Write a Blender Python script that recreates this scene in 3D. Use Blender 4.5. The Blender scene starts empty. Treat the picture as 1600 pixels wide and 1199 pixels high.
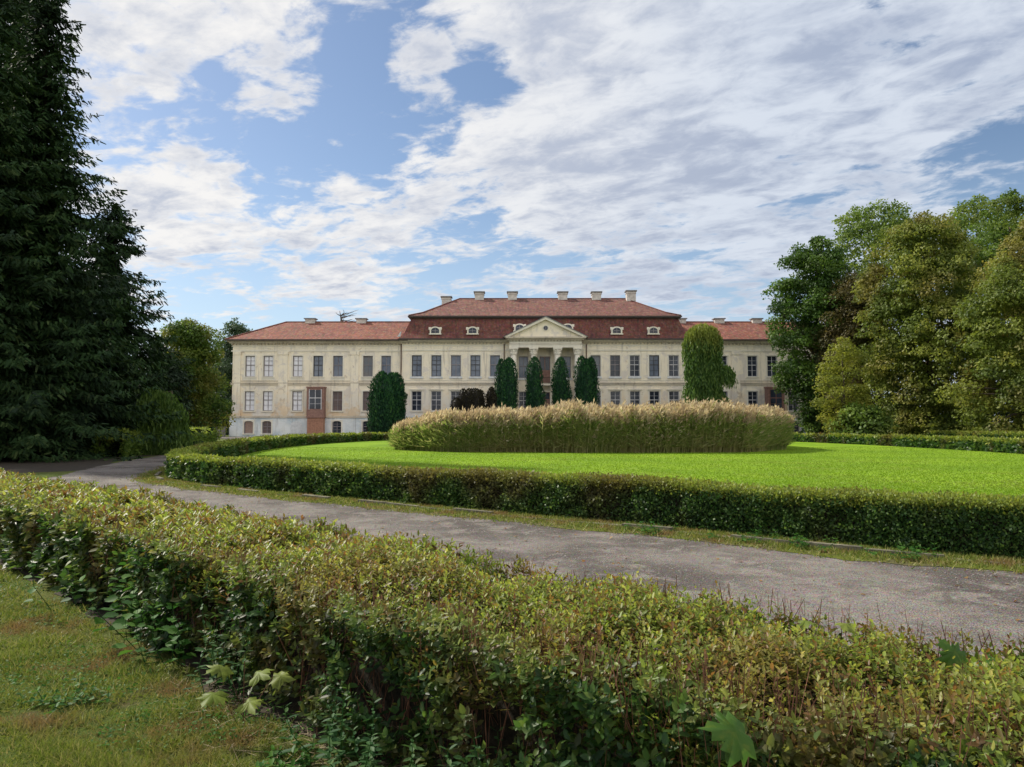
import bpy, math, random
import numpy as np
from mathutils import Vector
R = math.radians
C = bpy.context.scene.collection
sc = bpy.context.scene

# ------------------------------------------------------------------ camera
CAM_Z = 1.7
PITCH = R(3.2)
FPX = 1155.0
cam_d = bpy.data.cameras.new('camera'); cam = bpy.data.objects.new('camera', cam_d); C.objects.link(cam)
cam.location = (0, 0, CAM_Z); cam.rotation_euler = (R(90) + PITCH, 0, 0)
cam_d.sensor_width = 36; cam_d.lens = 36 * FPX / 1600; cam_d.clip_start = 0.05; cam_d.clip_end = 3000
sc.camera = cam

# ------------------------------------------------------------------ light
SUN_EL, SUN_AZ = R(41), R(-58)          # azimuth measured from +Y towards +X
sun_dir = Vector((math.sin(SUN_AZ) * math.cos(SUN_EL), math.cos(SUN_AZ) * math.cos(SUN_EL), math.sin(SUN_EL)))
sd = bpy.data.lights.new('sun', 'SUN'); so = bpy.data.objects.new('sun', sd); C.objects.link(so)
sd.energy = 4.9; sd.angle = R(1.5); sd.color = (1, .93, .80)
so.rotation_euler = (-sun_dir).to_track_quat('-Z', 'Y').to_euler(); so.location = (0, 0, 60)
sc.view_settings.view_transform = 'Standard'; sc.view_settings.look = 'None'
sc.view_settings.exposure = 0.3; sc.view_settings.gamma = 1
sc.cycles.use_denoising = True
sc.cycles.max_bounces = 6; sc.cycles.diffuse_bounces = 3; sc.cycles.transmission_bounces = 4; sc.cycles.transparent_max_bounces = 4

class NT:
    """small node-tree writer"""
    def __init__(s, nt): s.nt = nt; s.n = nt.nodes; s.l = nt.links
    def node(s, t, **k):
        n = s.n.new(t)
        for a, v in k.items():
            if hasattr(n, a): setattr(n, a, v)
        return n
    def put(s, n, i, v):
        if v is None: return
        if isinstance(v, bpy.types.NodeSocket): s.l.new(v, n.inputs[i])
        else: n.inputs[i].default_value = v
    def math(s, op, a, b=None, c=None, clamp=False):
        n = s.n.new('ShaderNodeMath'); n.operation = op; n.use_clamp = clamp
        s.put(n, 0, a); s.put(n, 1, b); s.put(n, 2, c); return n.outputs[0]
    def vmath(s, op, a, b=None, out=0):
        n = s.n.new('ShaderNodeVectorMath'); n.operation = op
        s.put(n, 0, a); s.put(n, 1, b); return n.outputs[out]
    def mix(s, f, a, b, bt='MIX'):
        n = s.n.new('ShaderNodeMix'); n.data_type = 'RGBA'; n.blend_type = bt; n.clamp_factor = True
        s.put(n, 0, f)
        for i, v in ((6, a), (7, b)):
            if isinstance(v, tuple) and len(v) == 3: v = v + (1,)
            s.put(n, i, v)
        return n.outputs[2]
    def noise(s, vec, scale, detail=4, rough=.55, dist=0, out=0):
        n = s.n.new('ShaderNodeTexNoise'); s.put(n, 'Vector', vec)
        n.inputs['Scale'].default_value = scale; n.inputs['Detail'].default_value = detail
        n.inputs['Roughness'].default_value = rough; n.inputs['Distortion'].default_value = dist
        return n.outputs[out]
    def ramp(s, f, stops, interp='LINEAR'):
        n = s.n.new('ShaderNodeValToRGB'); s.put(n, 0, f); e = n.color_ramp.elements; n.color_ramp.interpolation = interp
        while len(e) < len(stops): e.new(0.5)
        for el, (p, c) in zip(e, stops):
            el.position = p; el.color = tuple(c) + (1,) if len(c) == 3 else c
        return n.outputs[0]
    def smooth(s, v, a, b):
        n = s.n.new('ShaderNodeMapRange'); n.interpolation_type = 'SMOOTHSTEP'; s.put(n, 0, v)
        n.inputs[1].default_value = a; n.inputs[2].default_value = b; return n.outputs[0]
    def sep(s, v):
        n = s.n.new('ShaderNodeSeparateXYZ'); s.put(n, 0, v); return n.outputs
    def comb(s, x, y, z):
        n = s.n.new('ShaderNodeCombineXYZ'); s.put(n, 0, x); s.put(n, 1, y); s.put(n, 2, z); return n.outputs[0]

# sky: Nishita blue with a procedural layer of broken altocumulus
w = bpy.data.worlds.new('World'); sc.world = w; w.use_nodes = True
T = NT(w.node_tree); w.node_tree.nodes.clear()
sky = T.node('ShaderNodeTexSky'); sky.sky_type = 'NISHITA'; sky.sun_disc = False
sky.sun_elevation = SUN_EL; sky.sun_rotation = SUN_AZ; sky.air_density = 1.0; sky.dust_density = .6; sky.ozone_density = 2.0
SKY_S = 0.098
d = T.node('ShaderNodeTexCoord').outputs['Generated']
x, y, z = T.sep(d)
zz = T.math('ADD', T.math('MAXIMUM', z, 0.0), .10)
cu = T.math('DIVIDE', x, zz); cv = T.math('DIVIDE', y, zz)
cp = T.comb(cu, cv, 0)
def rotscale(a, sx, sy):
    c_, s_ = math.cos(a), math.sin(a)
    u = T.math('ADD', T.math('MULTIPLY', cu, c_ * sx), T.math('MULTIPLY', cv, s_ * sx))
    v = T.math('ADD', T.math('MULTIPLY', cu, -s_ * sy), T.math('MULTIPLY', cv, c_ * sy))
    return T.comb(u, v, 3.7)
pA = rotscale(R(-32), 1.0, 1.25)
n_big = T.noise(pA, .8, 2, .5, .2)
n_mid = T.noise(pA, 4.2, 10, .58, .5)
n_fine = T.noise(rotscale(R(-30), 1.1, 1.35), 13, 7, .62, .4)
dens = T.math('ADD', T.math('MULTIPLY', n_big, .7), T.math('ADD', T.math('MULTIPLY', n_mid, 1.45), T.math('MULTIPLY', n_fine, .55)))
dens = T.math('SUBTRACT', dens, .815)
def blob(u, v, r, amt):
    """clear or thick patch of sky round one direction"""
    q = Vector((u, 1, v)).normalized()
    dt = T.vmath('DOT_PRODUCT', d, tuple(q), out=1)
    f = T.smooth(dt, math.cos(r), 1.0)
    return T.math('MULTIPLY', f, amt)
def pu(px): return (px - 800) / FPX
def pv(py): return (664 - py) / FPX
BLOBS = [(400, 205, .09, -.14), (565, 175, .085, -.14), (515, 245, .08, -.13), (645, 200, .07, -.11), (765, 115, .06, -.24), (545, 80, .05, -.20), (210, 185, .04, -.16), (300, 185, .05, -.18), (330, 120, .03, -.12), (440, 270, .08, -.12), (480, 120, .05, -.08),
         (850, 100, .08, -.05), (1190, 95, .08, -.18), (1400, 75, .06, -.16), (1575, 265, .10, -.17), (1385, 280, .07, -.15), (1250, 310, .07, -.10),
         (700, 480, .10, -.05), (1150, 460, .14, -.06), (380, 460, .14, -.10), (820, 330, .08, -.04),
         (1000, 60, .26, .26), (1250, 190, .22, .22), (230, 60, .18, .12), (300, 330, .10, .16), (480, 370, .13, .18), (620, 340, .10, .14), (650, 75, .05, .30), (400, 120, .04, .10), (420, 45, .12, .10),
         (1000, 300, .25, .20), (1500, 150, .2, .18), (720, 270, .09, .12), (900, 180, .14, .14)]
acc = dens
for px, py, r, a in BLOBS: acc = T.math('ADD', acc, blob(pu(px), pv(py), r, a))
cover = T.smooth(acc, .41, .72)
n_sh = T.noise(rotscale(R(-25), .9, 1.2), 2.6, 8, .6, .4)
n_sh2 = T.noise(rotscale(R(-35), .9, 1.3), 7.5, 7, .6, .4)
thick = T.smooth(acc, .58, .95)
shade = T.math('MULTIPLY', T.smooth(T.math('ADD', T.math('MULTIPLY', n_sh, .55), T.math('MULTIPLY', n_sh2, .45)), .39, .60), T.math('ADD', T.math('MULTIPLY', thick, .6), .4))
lit_dot = T.vmath('DOT_PRODUCT', d, tuple(Vector((-.45, .8, .45)).normalized()), out=1)
c_white = T.mix(T.smooth(lit_dot, .7, 1.0), (.56, .61, .69), (.76, .75, .74))
c_grey = T.mix(T.smooth(lit_dot, .6, 1.0), (.31, .365, .48), (.43, .47, .56))
cloud = T.mix(shade, c_white, c_grey)
# cloud glow behind the camera, added out of view as fill light for the facade
front = T.smooth(T.vmath('DOT_PRODUCT', d, tuple(Vector((.4, -.85, .35)).normalized()), out=1), .0, .9)
cloud = T.mix(front, cloud, (2.30, 2.14, 1.90))
skyc = T.vmath('SCALE', sky.outputs[0]); skyc.node.inputs['Scale'].default_value = SKY_S
haze_f = T.smooth(z, .34, .0)
blue = T.mix(T.math('MULTIPLY', haze_f, .55), skyc, (.48, .62, .76))
col = T.mix(cover, blue, cloud)
bg = T.node('ShaderNodeBackground'); T.l.new(col, bg.inputs[0]); bg.inputs[1].default_value = 1.0
wo = T.node('ShaderNodeOutputWorld'); T.l.new(bg.outputs[0], wo.inputs[0])

# ------------------------------------------------------------------ helpers
def at(px, py, Y):
    v = (599.5 - py) / FPX; u = (px - 800) / FPX
    yy = math.cos(PITCH) - v * math.sin(PITCH); z_ = math.sin(PITCH) + v * math.cos(PITCH)
    return Vector((u / yy * Y, Y, CAM_Z + z_ / yy * Y))
rs = np.random.RandomState
def link(o, parent=None):
    C.objects.link(o)
    if parent is not None: o.parent = parent
    return o
def tag(o, label=None, cat=None, group=None, kind=None):
    for k, v in (('label', label), ('category', cat), ('group', group), ('kind', kind)):
        if v: o[k] = v
    return o
def empty(name, loc, label, cat, group=None, rz=0):
    o = bpy.data.objects.new(name, None); o.location = loc; o.rotation_euler = (0, 0, rz); o.empty_display_size = .5
    link(o); return tag(o, label, cat, group)
def np_mesh(name, V, F, mat, parent=None, attrs=None, smooth=False):
    V = np.asarray(V, dtype=np.float32); F = np.asarray(F, dtype=np.int32); k = F.shape[1]
    me = bpy.data.meshes.new(name); me.vertices.add(len(V)); me.vertices.foreach_set('co', V.ravel())
    me.loops.add(F.size); me.loops.foreach_set('vertex_index', F.ravel())
    me.polygons.add(len(F)); me.polygons.foreach_set('loop_start', np.arange(0, F.size, k, dtype=np.int32))
    me.polygons.foreach_set('loop_total', np.full(len(F), k, dtype=np.int32))
    if smooth: me.polygons.foreach_set('use_smooth', np.ones(len(F), dtype=bool))
    for an, av in (attrs or {}).items():
        a = me.attributes.new(an, 'FLOAT', 'POINT'); a.data.foreach_set('value', np.asarray(av, dtype=np.float32))
    me.update(calc_edges=True); me.materials.append(mat)
    o = bpy.data.objects.new(name, me); return link(o, parent)
class MB:
    """collects boxes, prisms and tubes, links them as one mesh"""
    def __init__(s): s.v = []; s.f = []
    def add(s, vs, fs):
        b = len(s.v); s.v += [tuple(p) for p in vs]; s.f += [tuple(i + b for i in f) for f in fs]
    def box(s, x0, x1, y0, y1, z0, z1):
        s.add([(x0,y0,z0),(x1,y0,z0),(x1,y1,z0),(x0,y1,z0),(x0,y0,z1),(x1,y0,z1),(x1,y1,z1),(x0,y1,z1)],
              [(0,3,2,1),(4,5,6,7),(0,1,5,4),(1,2,6,5),(2,3,7,6),(3,0,4,7)])
    def quad(s, a, b, c, d_): s.add([a, b, c, d_], [(0, 1, 2, 3)])
    def prism_y(s, poly, y0, y1):
        n = len(poly); vs = [(x, y0, z_) for x, z_ in poly] + [(x, y1, z_) for x, z_ in poly]
        s.add(vs, [tuple(range(n)), tuple(range(2 * n - 1, n - 1, -1))] + [(i, i + n, (i + 1) % n + n, (i + 1) % n) for i in range(n)])
    def lathe(s, cx, cy, prof, n=16):
        vs = []; fs = []
        for r_, z_ in prof:
            for k in range(n): a = 2 * math.pi * k / n; vs.append((cx + r_ * math.cos(a), cy + r_ * math.sin(a), z_))
        for i in range(len(prof) - 1):
            for k in range(n):
                k2 = (k + 1) % n; fs.append((i*n+k, i*n+k2, (i+1)*n+k2, (i+1)*n+k))
        fs.append(tuple(range(n - 1, -1, -1))); fs.append(tuple((len(prof) - 1) * n + k for k in range(n)))
        s.add(vs, fs)
    def tube(s, pts, rad, n=6):
        pts = [Vector(p) for p in pts]; vs = []; fs = []
        for i, p in enumerate(pts):
            t = (pts[min(i + 1, len(pts) - 1)] - pts[max(i - 1, 0)]).normalized()
            a = t.cross(Vector((.3, .9, .2))).normalized(); b = t.cross(a)
            for k in range(n):
                g = 2 * math.pi * k / n; vs.append(tuple(p + (a * math.cos(g) + b * math.sin(g)) * rad[i]))
        for i in range(len(pts) - 1):
            for k in range(n): k2 = (k + 1) % n; fs.append((i*n+k, i*n+k2, (i+1)*n+k2, (i+1)*n+k))
        fs.append(tuple((len(pts) - 1) * n + k for k in range(n)))
        s.add(vs, fs)
    def build(s, name, mat, parent=None, smooth=False):
        me = bpy.data.meshes.new(name); me.from_pydata(s.v, [], s.f); me.materials.append(mat)
        if smooth:
            for p in me.polygons: p.use_smooth = True
        me.update(); return link(bpy.data.objects.new(name, me), parent)
def unit(a): return a / np.maximum(np.linalg.norm(a, axis=1, keepdims=True), 1e-6)
# leaf templates: (x across, y along, z out), faces
DIA = (np.array([(0, 0, 0), (-.5, .45, .0), (0, 1, .0), (.5, .45, .0)]), [(0, 3, 2, 1)])
FOLD = (np.array([(0, 0, 0), (-.5, .30, .10), (-.42, .68, .12), (0, 1, -.04), (.42, .68, .12), (.5, .30, .10)]), [(0, 3, 2, 1), (0, 5, 4, 3)])
STRIP = (np.array([(-.5, 0, 0), (.5, 0, 0), (.28, 1, 0), (-.28, 1, 0)]), [(0, 1, 2, 3)])
BLADE = (np.array([(-.5, 0, 0), (.5, 0, 0), (0.0, 1, .12)]), [(0, 1, 2)])
def leaf_mesh(name, tmpl, P, Tn, N, L, W, mat, parent=None, rnd=None, zone=None):
    """one mesh of many leaves: P base points, Tn growing direction, N facing, L length, W width"""
    tv, tf = tmpl; n = len(P); k = len(tv)
    Tn = unit(Tn); B = unit(np.cross(Tn, N)); Nn = np.cross(B, Tn)
    L = np.broadcast_to(L, (n,)); W = np.broadcast_to(W, (n,))
    V = P[:, None, :] + tv[None, :, 0, None] * (B * W[:, None])[:, None, :] + tv[None, :, 1, None] * (Tn * L[:, None])[:, None, :] \
        + tv[None, :, 2, None] * (Nn * W[:, None])[:, None, :]
    F = (np.arange(n) * k)[:, None, None] + np.array(tf)[None]
    at_ = {}
    if rnd is not None: at_['rnd'] = np.repeat(np.clip(rnd, 0, 1), k)
    if zone is not None: at_['zone'] = np.repeat(zone, k)
    return np_mesh(name, V.reshape(-1, 3), F.reshape(-1, len(tf[0])), mat, parent, at_)
def catmull(pts, step=.25, closed=False):
    P = [np.array(p, float) for p in pts]; n = len(P); out = []
    rng_ = range(n if closed else n - 1)
    for i in rng_:
        g = lambda j: P[j % n] if closed else P[min(max(j, 0), n - 1)]
        p0, p1, p2, p3 = g(i - 1), g(i), g(i + 1), g(i + 2)
        m = max(2, int(np.linalg.norm(p2 - p1) / step))
        for q in range(m):
            t = q / m
            out.append(.5 * ((2*p1) + (-p0+p2)*t + (2*p0-5*p1+4*p2-p3)*t*t + (-p0+3*p1-3*p2+p3)*t**3))
    if not closed: out.append(P[-1])
    return np.array(out)
def normals2(A, closed):
    if closed: t = np.roll(A, -1, 0) - np.roll(A, 1, 0)
    else: t = np.gradient(A, axis=0)
    t = unit(t); return np.stack([t[:, 1], -t[:, 0]], 1)      # right-hand side of travel
def noise1(x_, seed, octs=4):
    r_ = rs(seed); v = 0
    for o in range(octs): v = v + np.sin(x_ * (2 ** o) * r_.uniform(.7, 1.3) + r_.uniform(0, 6.28)) / (1.5 ** o)
    return v / 2

# ------------------------------------------------------------------ materials
def new_mat(name):
    m = bpy.data.materials.new(name); m.use_nodes = True; m.node_tree.nodes.clear(); return m, NT(m.node_tree)
def finish(m, t, base, rough=.8, bump=None, bstr=.3, bdist=.02, spec=.3, transl=None, tf=.35):
    p = t.node('ShaderNodeBsdfPrincipled')
    if isinstance(base, tuple): base = base + (1,)
    t.put(p, 'Base Color', base); t.put(p, 'Roughness', rough); p.inputs['Specular IOR Level'].default_value = spec
    if bump is not None:
        b = t.node('ShaderNodeBump'); t.put(b, 'Height', bump); b.inputs['Strength'].default_value = bstr; b.inputs['Distance'].default_value = bdist
        t.l.new(b.outputs[0], p.inputs['Normal'])
    o = t.node('ShaderNodeOutputMaterial'); sh = p.outputs[0]
    if transl is not None:
        tr = t.node('ShaderNodeBsdfTranslucent'); t.put(tr, 0, transl)
        mx = t.node('ShaderNodeMixShader'); mx.inputs[0].default_value = tf
        t.l.new(sh, mx.inputs[1]); t.l.new(tr.outputs[0], mx.inputs[2]); sh = mx.outputs[0]
    t.l.new(sh, o.inputs[0]); return m
def ospace(t): return t.node('ShaderNodeTexCoord').outputs['Object']
def gspace(t): return t.node('ShaderNodeNewGeometry').outputs['Position']
def attr(t, n_):
    a = t.node('ShaderNodeAttribute'); a.attribute_name = n_; return a.outputs['Fac']
def foliage(name, cols, cols2=None, patch=.35, pscale=.35, rough=.55, spec=.25, tf=.35, patch_cols=None):
    """leaf material: cols along the per-leaf random value; cols2 where zone = 1; patches of patch_cols in space"""
    m, t = new_mat(name); f = attr(t, 'rnd')
    n = len(cols); c = t.ramp(f, [(i / max(1, n - 1), k) for i, k in enumerate(cols)])
    if cols2:
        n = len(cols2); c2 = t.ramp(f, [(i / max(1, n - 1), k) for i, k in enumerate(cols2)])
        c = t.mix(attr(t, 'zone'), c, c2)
    if patch_cols:
        g = t.noise(gspace(t), pscale, 4, .6)
        c = t.mix(t.math('MULTIPLY', t.smooth(g, .48, .66), patch), c, patch_cols)
    tc = t.mix(.5, c, t.mix(1, c, (1.0, 1.0, .45), 'MULTIPLY'))
    sc_ = t.vmath('SCALE', tc); sc_.node.inputs['Scale'].default_value = 1.5
    return finish(m, t, c, rough, spec=spec, transl=sc_, tf=tf)
def plain(name, col, rough=.7, var=.25, scale=3.0, bstr=.2, spec=.3, metal=0):
    m, t = new_mat(name); g = t.noise(gspace(t), scale, 6, .6)
    dk = tuple(c * (1 - var) for c in col); lt = tuple(min(1, c * (1 + var)) for c in col)
    return finish(m, t, t.ramp(g, [(.3, dk), (.7, lt)]), rough, bump=g, bstr=bstr, spec=spec)

# walls: cream plaster, peeling and stained (real stains with their own shape)
def plaster(name, base, low, stain_amt=.5, zlow=None):
    m, t = new_mat(name); p = gspace(t); xx, yy_, zp = t.sep(p)
    n1 = t.noise(p, .35, 6, .65); n2 = t.noise(p, 1.4, 8, .7); n3 = t.noise(t.comb(t.math('MULTIPLY', xx, 2.2), t.math('MULTIPLY', yy_, 2.2), t.math('MULTIPLY', zp, .22)), 1.0, 5, .6)
    c = t.mix(t.smooth(n1, .38, .62), base[0], base[1])
    c = t.mix(t.math('MULTIPLY', t.smooth(n2, .50, .66), .7), c, base[2])
    c = t.mix(t.math('MULTIPLY', t.smooth(n3, .52, .72), stain_amt), c, low[0])
    if zlow:
        g = t.math('ADD', zp, t.math('MULTIPLY', t.math('SUBTRACT', n2, .5), 5.0))
        lowf = t.smooth(g, zlow[1], zlow[0])
        pc = t.mix(t.smooth(n1, .45, .55), low[1], low[2])
        c = t.mix(t.math('MULTIPLY', lowf, .75), c, pc)
        n6 = t.noise(p, .55, 5, .62, .5); c = t.mix(t.math('MULTIPLY', t.smooth(n6, .53, .60), .55), c, (.62, .57, .54))
        n7 = t.noise(p, .8, 7, .7, .3); c = t.mix(t.math('MULTIPLY', t.smooth(n7, .60, .66), .6), c, (.50, .40, .30))
    fine = t.noise(p, 6, 6, .7)
    c = t.mix(t.math('MULTIPLY', t.smooth(fine, .58, .70), .35), c, low[0])
    return finish(m, t, c, .9, bump=t.noise(p, 9, 6, .7), bstr=.25, bdist=.03, spec=.15)
M = {}
M['wall'] = plaster('cream_plaster', [(.90, .81, .645), (.85, .765, .61), (.80, .74, .65)], [(.44, .40, .35), (.64, .47, .30), (.66, .63, .60)], .6, (2.4, 8.0))
M['plinth'] = plaster('plinth_plaster', [(.80, .82, .82), (.48, .56, .62), (.84, .83, .78)], [(.30, .29, .27), (.4, .4, .4), (.5, .5, .5)], .5)
M['trim'] = plaster('white_trim', [(.80, .76, .66), (.76, .70, .58), (.72, .68, .60)], [(.50, .46, .40), (.5, .5, .5), (.5, .5, .5)], .4)
M['cornice'] = plaster('cornice_stone', [(.62, .54, .42), (.50, .44, .36), (.58, .54, .46)], [(.26, .22, .19), (.5, .5, .5), (.5, .5, .5)], .7)
def tiles(name, a, b, c_, dark):
    m, t = new_mat(name); p = ospace(t); xx, yy_, zp = t.sep(p)
    n1 = t.noise(p, .30, 6, .65); n2 = t.noise(p, 1.8, 8, .75); n3 = t.noise(t.comb(t.math('MULTIPLY', xx, 2.5), t.math('MULTIPLY', yy_, .3), t.math('MULTIPLY', zp, .5)), 1.3, 5, .7)
    col_ = t.mix(t.smooth(n1, .36, .62), a, b); col_ = t.mix(t.smooth(n2, .47, .64), col_, c_)
    col_ = t.mix(t.math('MULTIPLY', t.smooth(n3, .48, .68), .7), col_, dark)
    wv = t.node('ShaderNodeTexWave'); wv.wave_type = 'BANDS'; wv.bands_direction = 'X'; t.put(wv, 'Vector', p); wv.inputs['Scale'].default_value = 1.4
    wz = t.node('ShaderNodeTexWave'); wz.wave_type = 'BANDS'; wz.bands_direction = 'Z'; wz.wave_profile = 'SAW'; t.put(wz, 'Vector', p); wz.inputs['Scale'].default_value = 1.2
    h = t.math('ADD', wv.outputs['Fac'], t.math('ADD', wz.outputs['Fac'], n2))
    vo = t.node('ShaderNodeTexVoronoi'); t.put(vo, 'Vector', t.comb(t.math('MULTIPLY', xx, 4.0), t.math('MULTIPLY', yy_, 3.0), t.math('MULTIPLY', zp, 5.0))); vo.inputs['Scale'].default_value = 1
    col_ = t.mix(.22, col_, vo.outputs['Color'], 'SOFT_LIGHT')
    return finish(m, t, col_, .85, bump=h, bstr=.5, bdist=.05, spec=.2)
M['tile_bright'] = tiles('orange_roof_tiles', (.225, .088, .060), (.170, .064, .048), (.29, .145, .105), (.085, .050, .042))
M['tile_top'] = tiles('weathered_roof_tiles', (.170, .078, .062), (.130, .056, .048), (.23, .13, .10), (.070, .044, .040))
M['tile_dark'] = tiles('dark_mansard_tiles', (.155, .062, .050), (.118, .047, .040), (.200, .098, .076), (.055, .032, .030))
M['lead'] = plain('dark_gutter_metal', (.07, .055, .05), .6)
M['pipe'] = plain('rusty_downpipe', (.13, .085, .065), .6)
M['chimney'] = plain('pale_chimney_plaster', (.55, .51, .47), .9, .3, 2.0)
M['cap'] = plain('grey_chimney_cap', (.22, .22, .23), .8)
M['zinc'] = plain('pale_zinc_flashing', (.55, .58, .60), .5)
def glass(name, a, b, rough=.14, spec=.38, scale=.8):
    m, t = new_mat(name); g = t.noise(gspace(t), scale, 3, .5)
    return finish(m, t, t.ramp(g, [(.35, a), (.65, b)]), rough, spec=spec)
M['glass_dark'] = glass('dark_window_glass', (.018, .022, .035), (.05, .06, .085))
M['glass_blue'] = glass('dusty_blue_window_glass', (.085, .11, .165), (.18, .21, .27), .25, .6, .5)
M['glass_grey'] = glass('grey_dusty_window_glass', (.20, .19, .19), (.15, .17, .20), .4)
M['curtain'] = glass('curtained_window_glass', (.92, .92, .96), (.80, .80, .86), .6, .3)
M['brownpane'] = glass('brown_shuttered_window', (.17, .12, .11), (.13, .10, .10), .5)
M['brick'] = plain('bricked_window_infill', (.34, .24, .20), .9)
M['frame_lilac'] = plain('weathered_lilac_frame', (.26, .23, .24), .6)
M['frame_white'] = plain('pale_window_frame', (.55, .54, .56), .6)
M['frame_dark'] = plain('dark_window_frame', (.06, .055, .06), .6)
M['frame_brown'] = plain('brown_window_frame', (.22, .11, .085), .6)
M['timber'] = plain('brown_painted_timber', (.27, .155, .125), .7, .3, 4)
M['door'] = plain('tan_door_boards', (.40, .21, .14), .7, .25, 4)
M['white'] = plain('white_plaster_arch', (.66, .67, .68), .9, .15, 3)
M['iron'] = plain('black_iron_railing', (.02, .02, .02), .5)
M['bark'] = plain('grey_brown_bark', (.085, .065, .048), .95, .45, 6, .8)
M['bark_dark'] = plain('dark_spruce_bark', (.022, .017, .014), .95, .4, 5, .8)
M['twig'] = plain('brown_hedge_twigs', (.10, .052, .030), .9, .45, 14)
M['redtwig'] = plain('reddish_brown_twigs', (.13, .058, .034), .85, .4, 14)
M['core'] = plain('dark_hedge_interior', (.020, .016, .010), .95, .6, 22, .9)  # near-black so the shade inside the hedges is in the colour
M['dead'] = plain('bare_dead_wood', (.10, .09, .085), .9)
M['kerb'] = plain('mossy_kerb_stone', (.13, .12, .085), .95, .6, 5, .6)
M['stonewall'] = plain('grey_stone_wall', (.20, .19, .18), .95, .35, 3, .5)

# ground surfaces
def m_ground():
    m, t = new_mat('rough_grass_ground'); p = gspace(t)
    n1 = t.noise(p, .35, 5, .6); n2 = t.noise(p, 2.2, 8, .7); n3 = t.noise(p, 38, 5, .75)
    c = t.mix(t.smooth(n1, .4, .6), (.085, .120, .022), (.125, .140, .036))
    c = t.mix(t.math('MULTIPLY', t.smooth(n2, .52, .68), .8), c, (.105, .075, .040))
    c = t.mix(t.math('MULTIPLY', t.smooth(n3, .45, .65), .6), c, (.035, .060, .012))
    return finish(m, t, c, .95, bump=t.math('ADD', n3, n2), bstr=.8, bdist=.05, spec=.1)
M['ground'] = m_ground()
def m_lawn():
    m, t = new_mat('bright_lawn'); p = gspace(t)
    n1 = t.noise(p, .16, 6, .65, .4); n2 = t.noise(t.comb(t.math('MULTIPLY', t.sep(p)[0], .5), t.sep(p)[1], 0), 1.1, 6, .65); n3 = t.noise(p, 22, 5, .75)
    c = t.mix(t.smooth(n1, .40, .60), (.172, .285, .014), (.115, .212, .010))
    c = t.mix(t.math('MULTIPLY', t.smooth(n2, .48, .68), .6), c, (.210, .285, .030))
    c = t.mix(t.math('MULTIPLY', t.smooth(n3, .48, .68), .22), c, (.115, .20, .012))
    return finish(m, t, c, .9, bump=t.math('ADD', n3, n2), bstr=.5, bdist=.04, spec=.1)
M['lawn'] = m_lawn()
def m_gravel():
    m, t = new_mat('compacted_gravel'); p = gspace(t); X_, Y_, Z_ = t.sep(p)
    n1 = t.noise(p, .45, 6, .6); n2 = t.noise(p, 4, 8, .75); n3 = t.noise(p, 60, 4, .8)
    vo = t.node('ShaderNodeTexVoronoi'); t.put(vo, 'Vector', p); vo.inputs['Scale'].default_value = 55
    c = t.mix(t.smooth(n1, .40, .60), (.080, .068, .060), (.190, .168, .150))
    n5 = t.noise(p, 1.7, 7, .7, .6); c = t.mix(t.math('MULTIPLY', t.smooth(n5, .50, .62), .75), c, (.24, .214, .19))
    c = t.mix(t.math('MULTIPLY', t.smooth(n2, .50, .66), .6), c, (.072, .062, .055))
    c = t.mix(t.math('MULTIPLY', t.smooth(n3, .5, .66), .55), c, (.27, .25, .235))
    crumb = t.noise(p, 18, 6, .8); c = t.mix(t.math('MULTIPLY', t.smooth(crumb, .56, .66), .55), c, (.055, .047, .042))
    c = t.mix(.35, c, vo.outputs['Color'], 'SOFT_LIGHT')
    moss = t.noise(p, .9, 6, .7)
    c = t.mix(t.math('MULTIPLY', t.smooth(moss, .60, .74), .5), c, (.060, .066, .028))
    h = t.math('ADD', t.math('MULTIPLY', n3, .6), t.math('ADD', n2, vo.outputs['Distance']))
    return finish(m, t, c, .92, bump=h, bstr=.7, bdist=.025, spec=.25)
M['gravel'] = m_gravel()
def m_verge():
    m, t = new_mat('mossy_verge'); p = gspace(t)
    n1 = t.noise(p, 1.2, 6, .65); n3 = t.noise(p, 30, 5, .75)
    c = t.mix(t.smooth(n1, .42, .58), (.115, .135, .022), (.120, .105, .055))
    c = t.mix(t.math('MULTIPLY', t.smooth(n3, .46, .64), .6), c, (.05, .06, .02))
    return finish(m, t, c, .95, bump=n3, bstr=.8, bdist=.03, spec=.1)
M['verge'] = m_verge()
M['litter'] = plain('needle_litter', (.034, .026, .017), .95, .5, 3, .6)
M['pebble'] = plain('pebbles', (.17, .155, .145), .85, .4, 20)
# foliage
M['near_hedge'] = foliage('privet_leaves', [(.012, .036, .009), (.028, .074, .015), (.060, .120, .024), (.13, .18, .05)],  # autumn-yellow tops also brightened as sunlit, flank leaves darkened as shade
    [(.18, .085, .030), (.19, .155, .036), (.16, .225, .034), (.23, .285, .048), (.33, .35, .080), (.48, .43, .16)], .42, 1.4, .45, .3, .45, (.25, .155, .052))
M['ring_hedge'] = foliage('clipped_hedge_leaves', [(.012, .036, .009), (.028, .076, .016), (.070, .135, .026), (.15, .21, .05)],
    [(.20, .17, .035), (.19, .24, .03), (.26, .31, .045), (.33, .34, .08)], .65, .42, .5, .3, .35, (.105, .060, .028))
M['hedge_leafy'] = foliage('green_hedge_leaves', [(.05, .10, .018), (.11, .18, .03), (.18, .25, .04)], [(.17, .22, .03), (.24, .29, .045), (.28, .33, .06)], .5, .3)
M['spruce'] = foliage('spruce_needles', [(.009, .020, .008), (.015, .036, .012), (.026, .055, .016), (.05, .075, .024)], patch=.5, pscale=.25, rough=.7, spec=.12, tf=.10, patch_cols=(.012, .020, .016))
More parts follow.
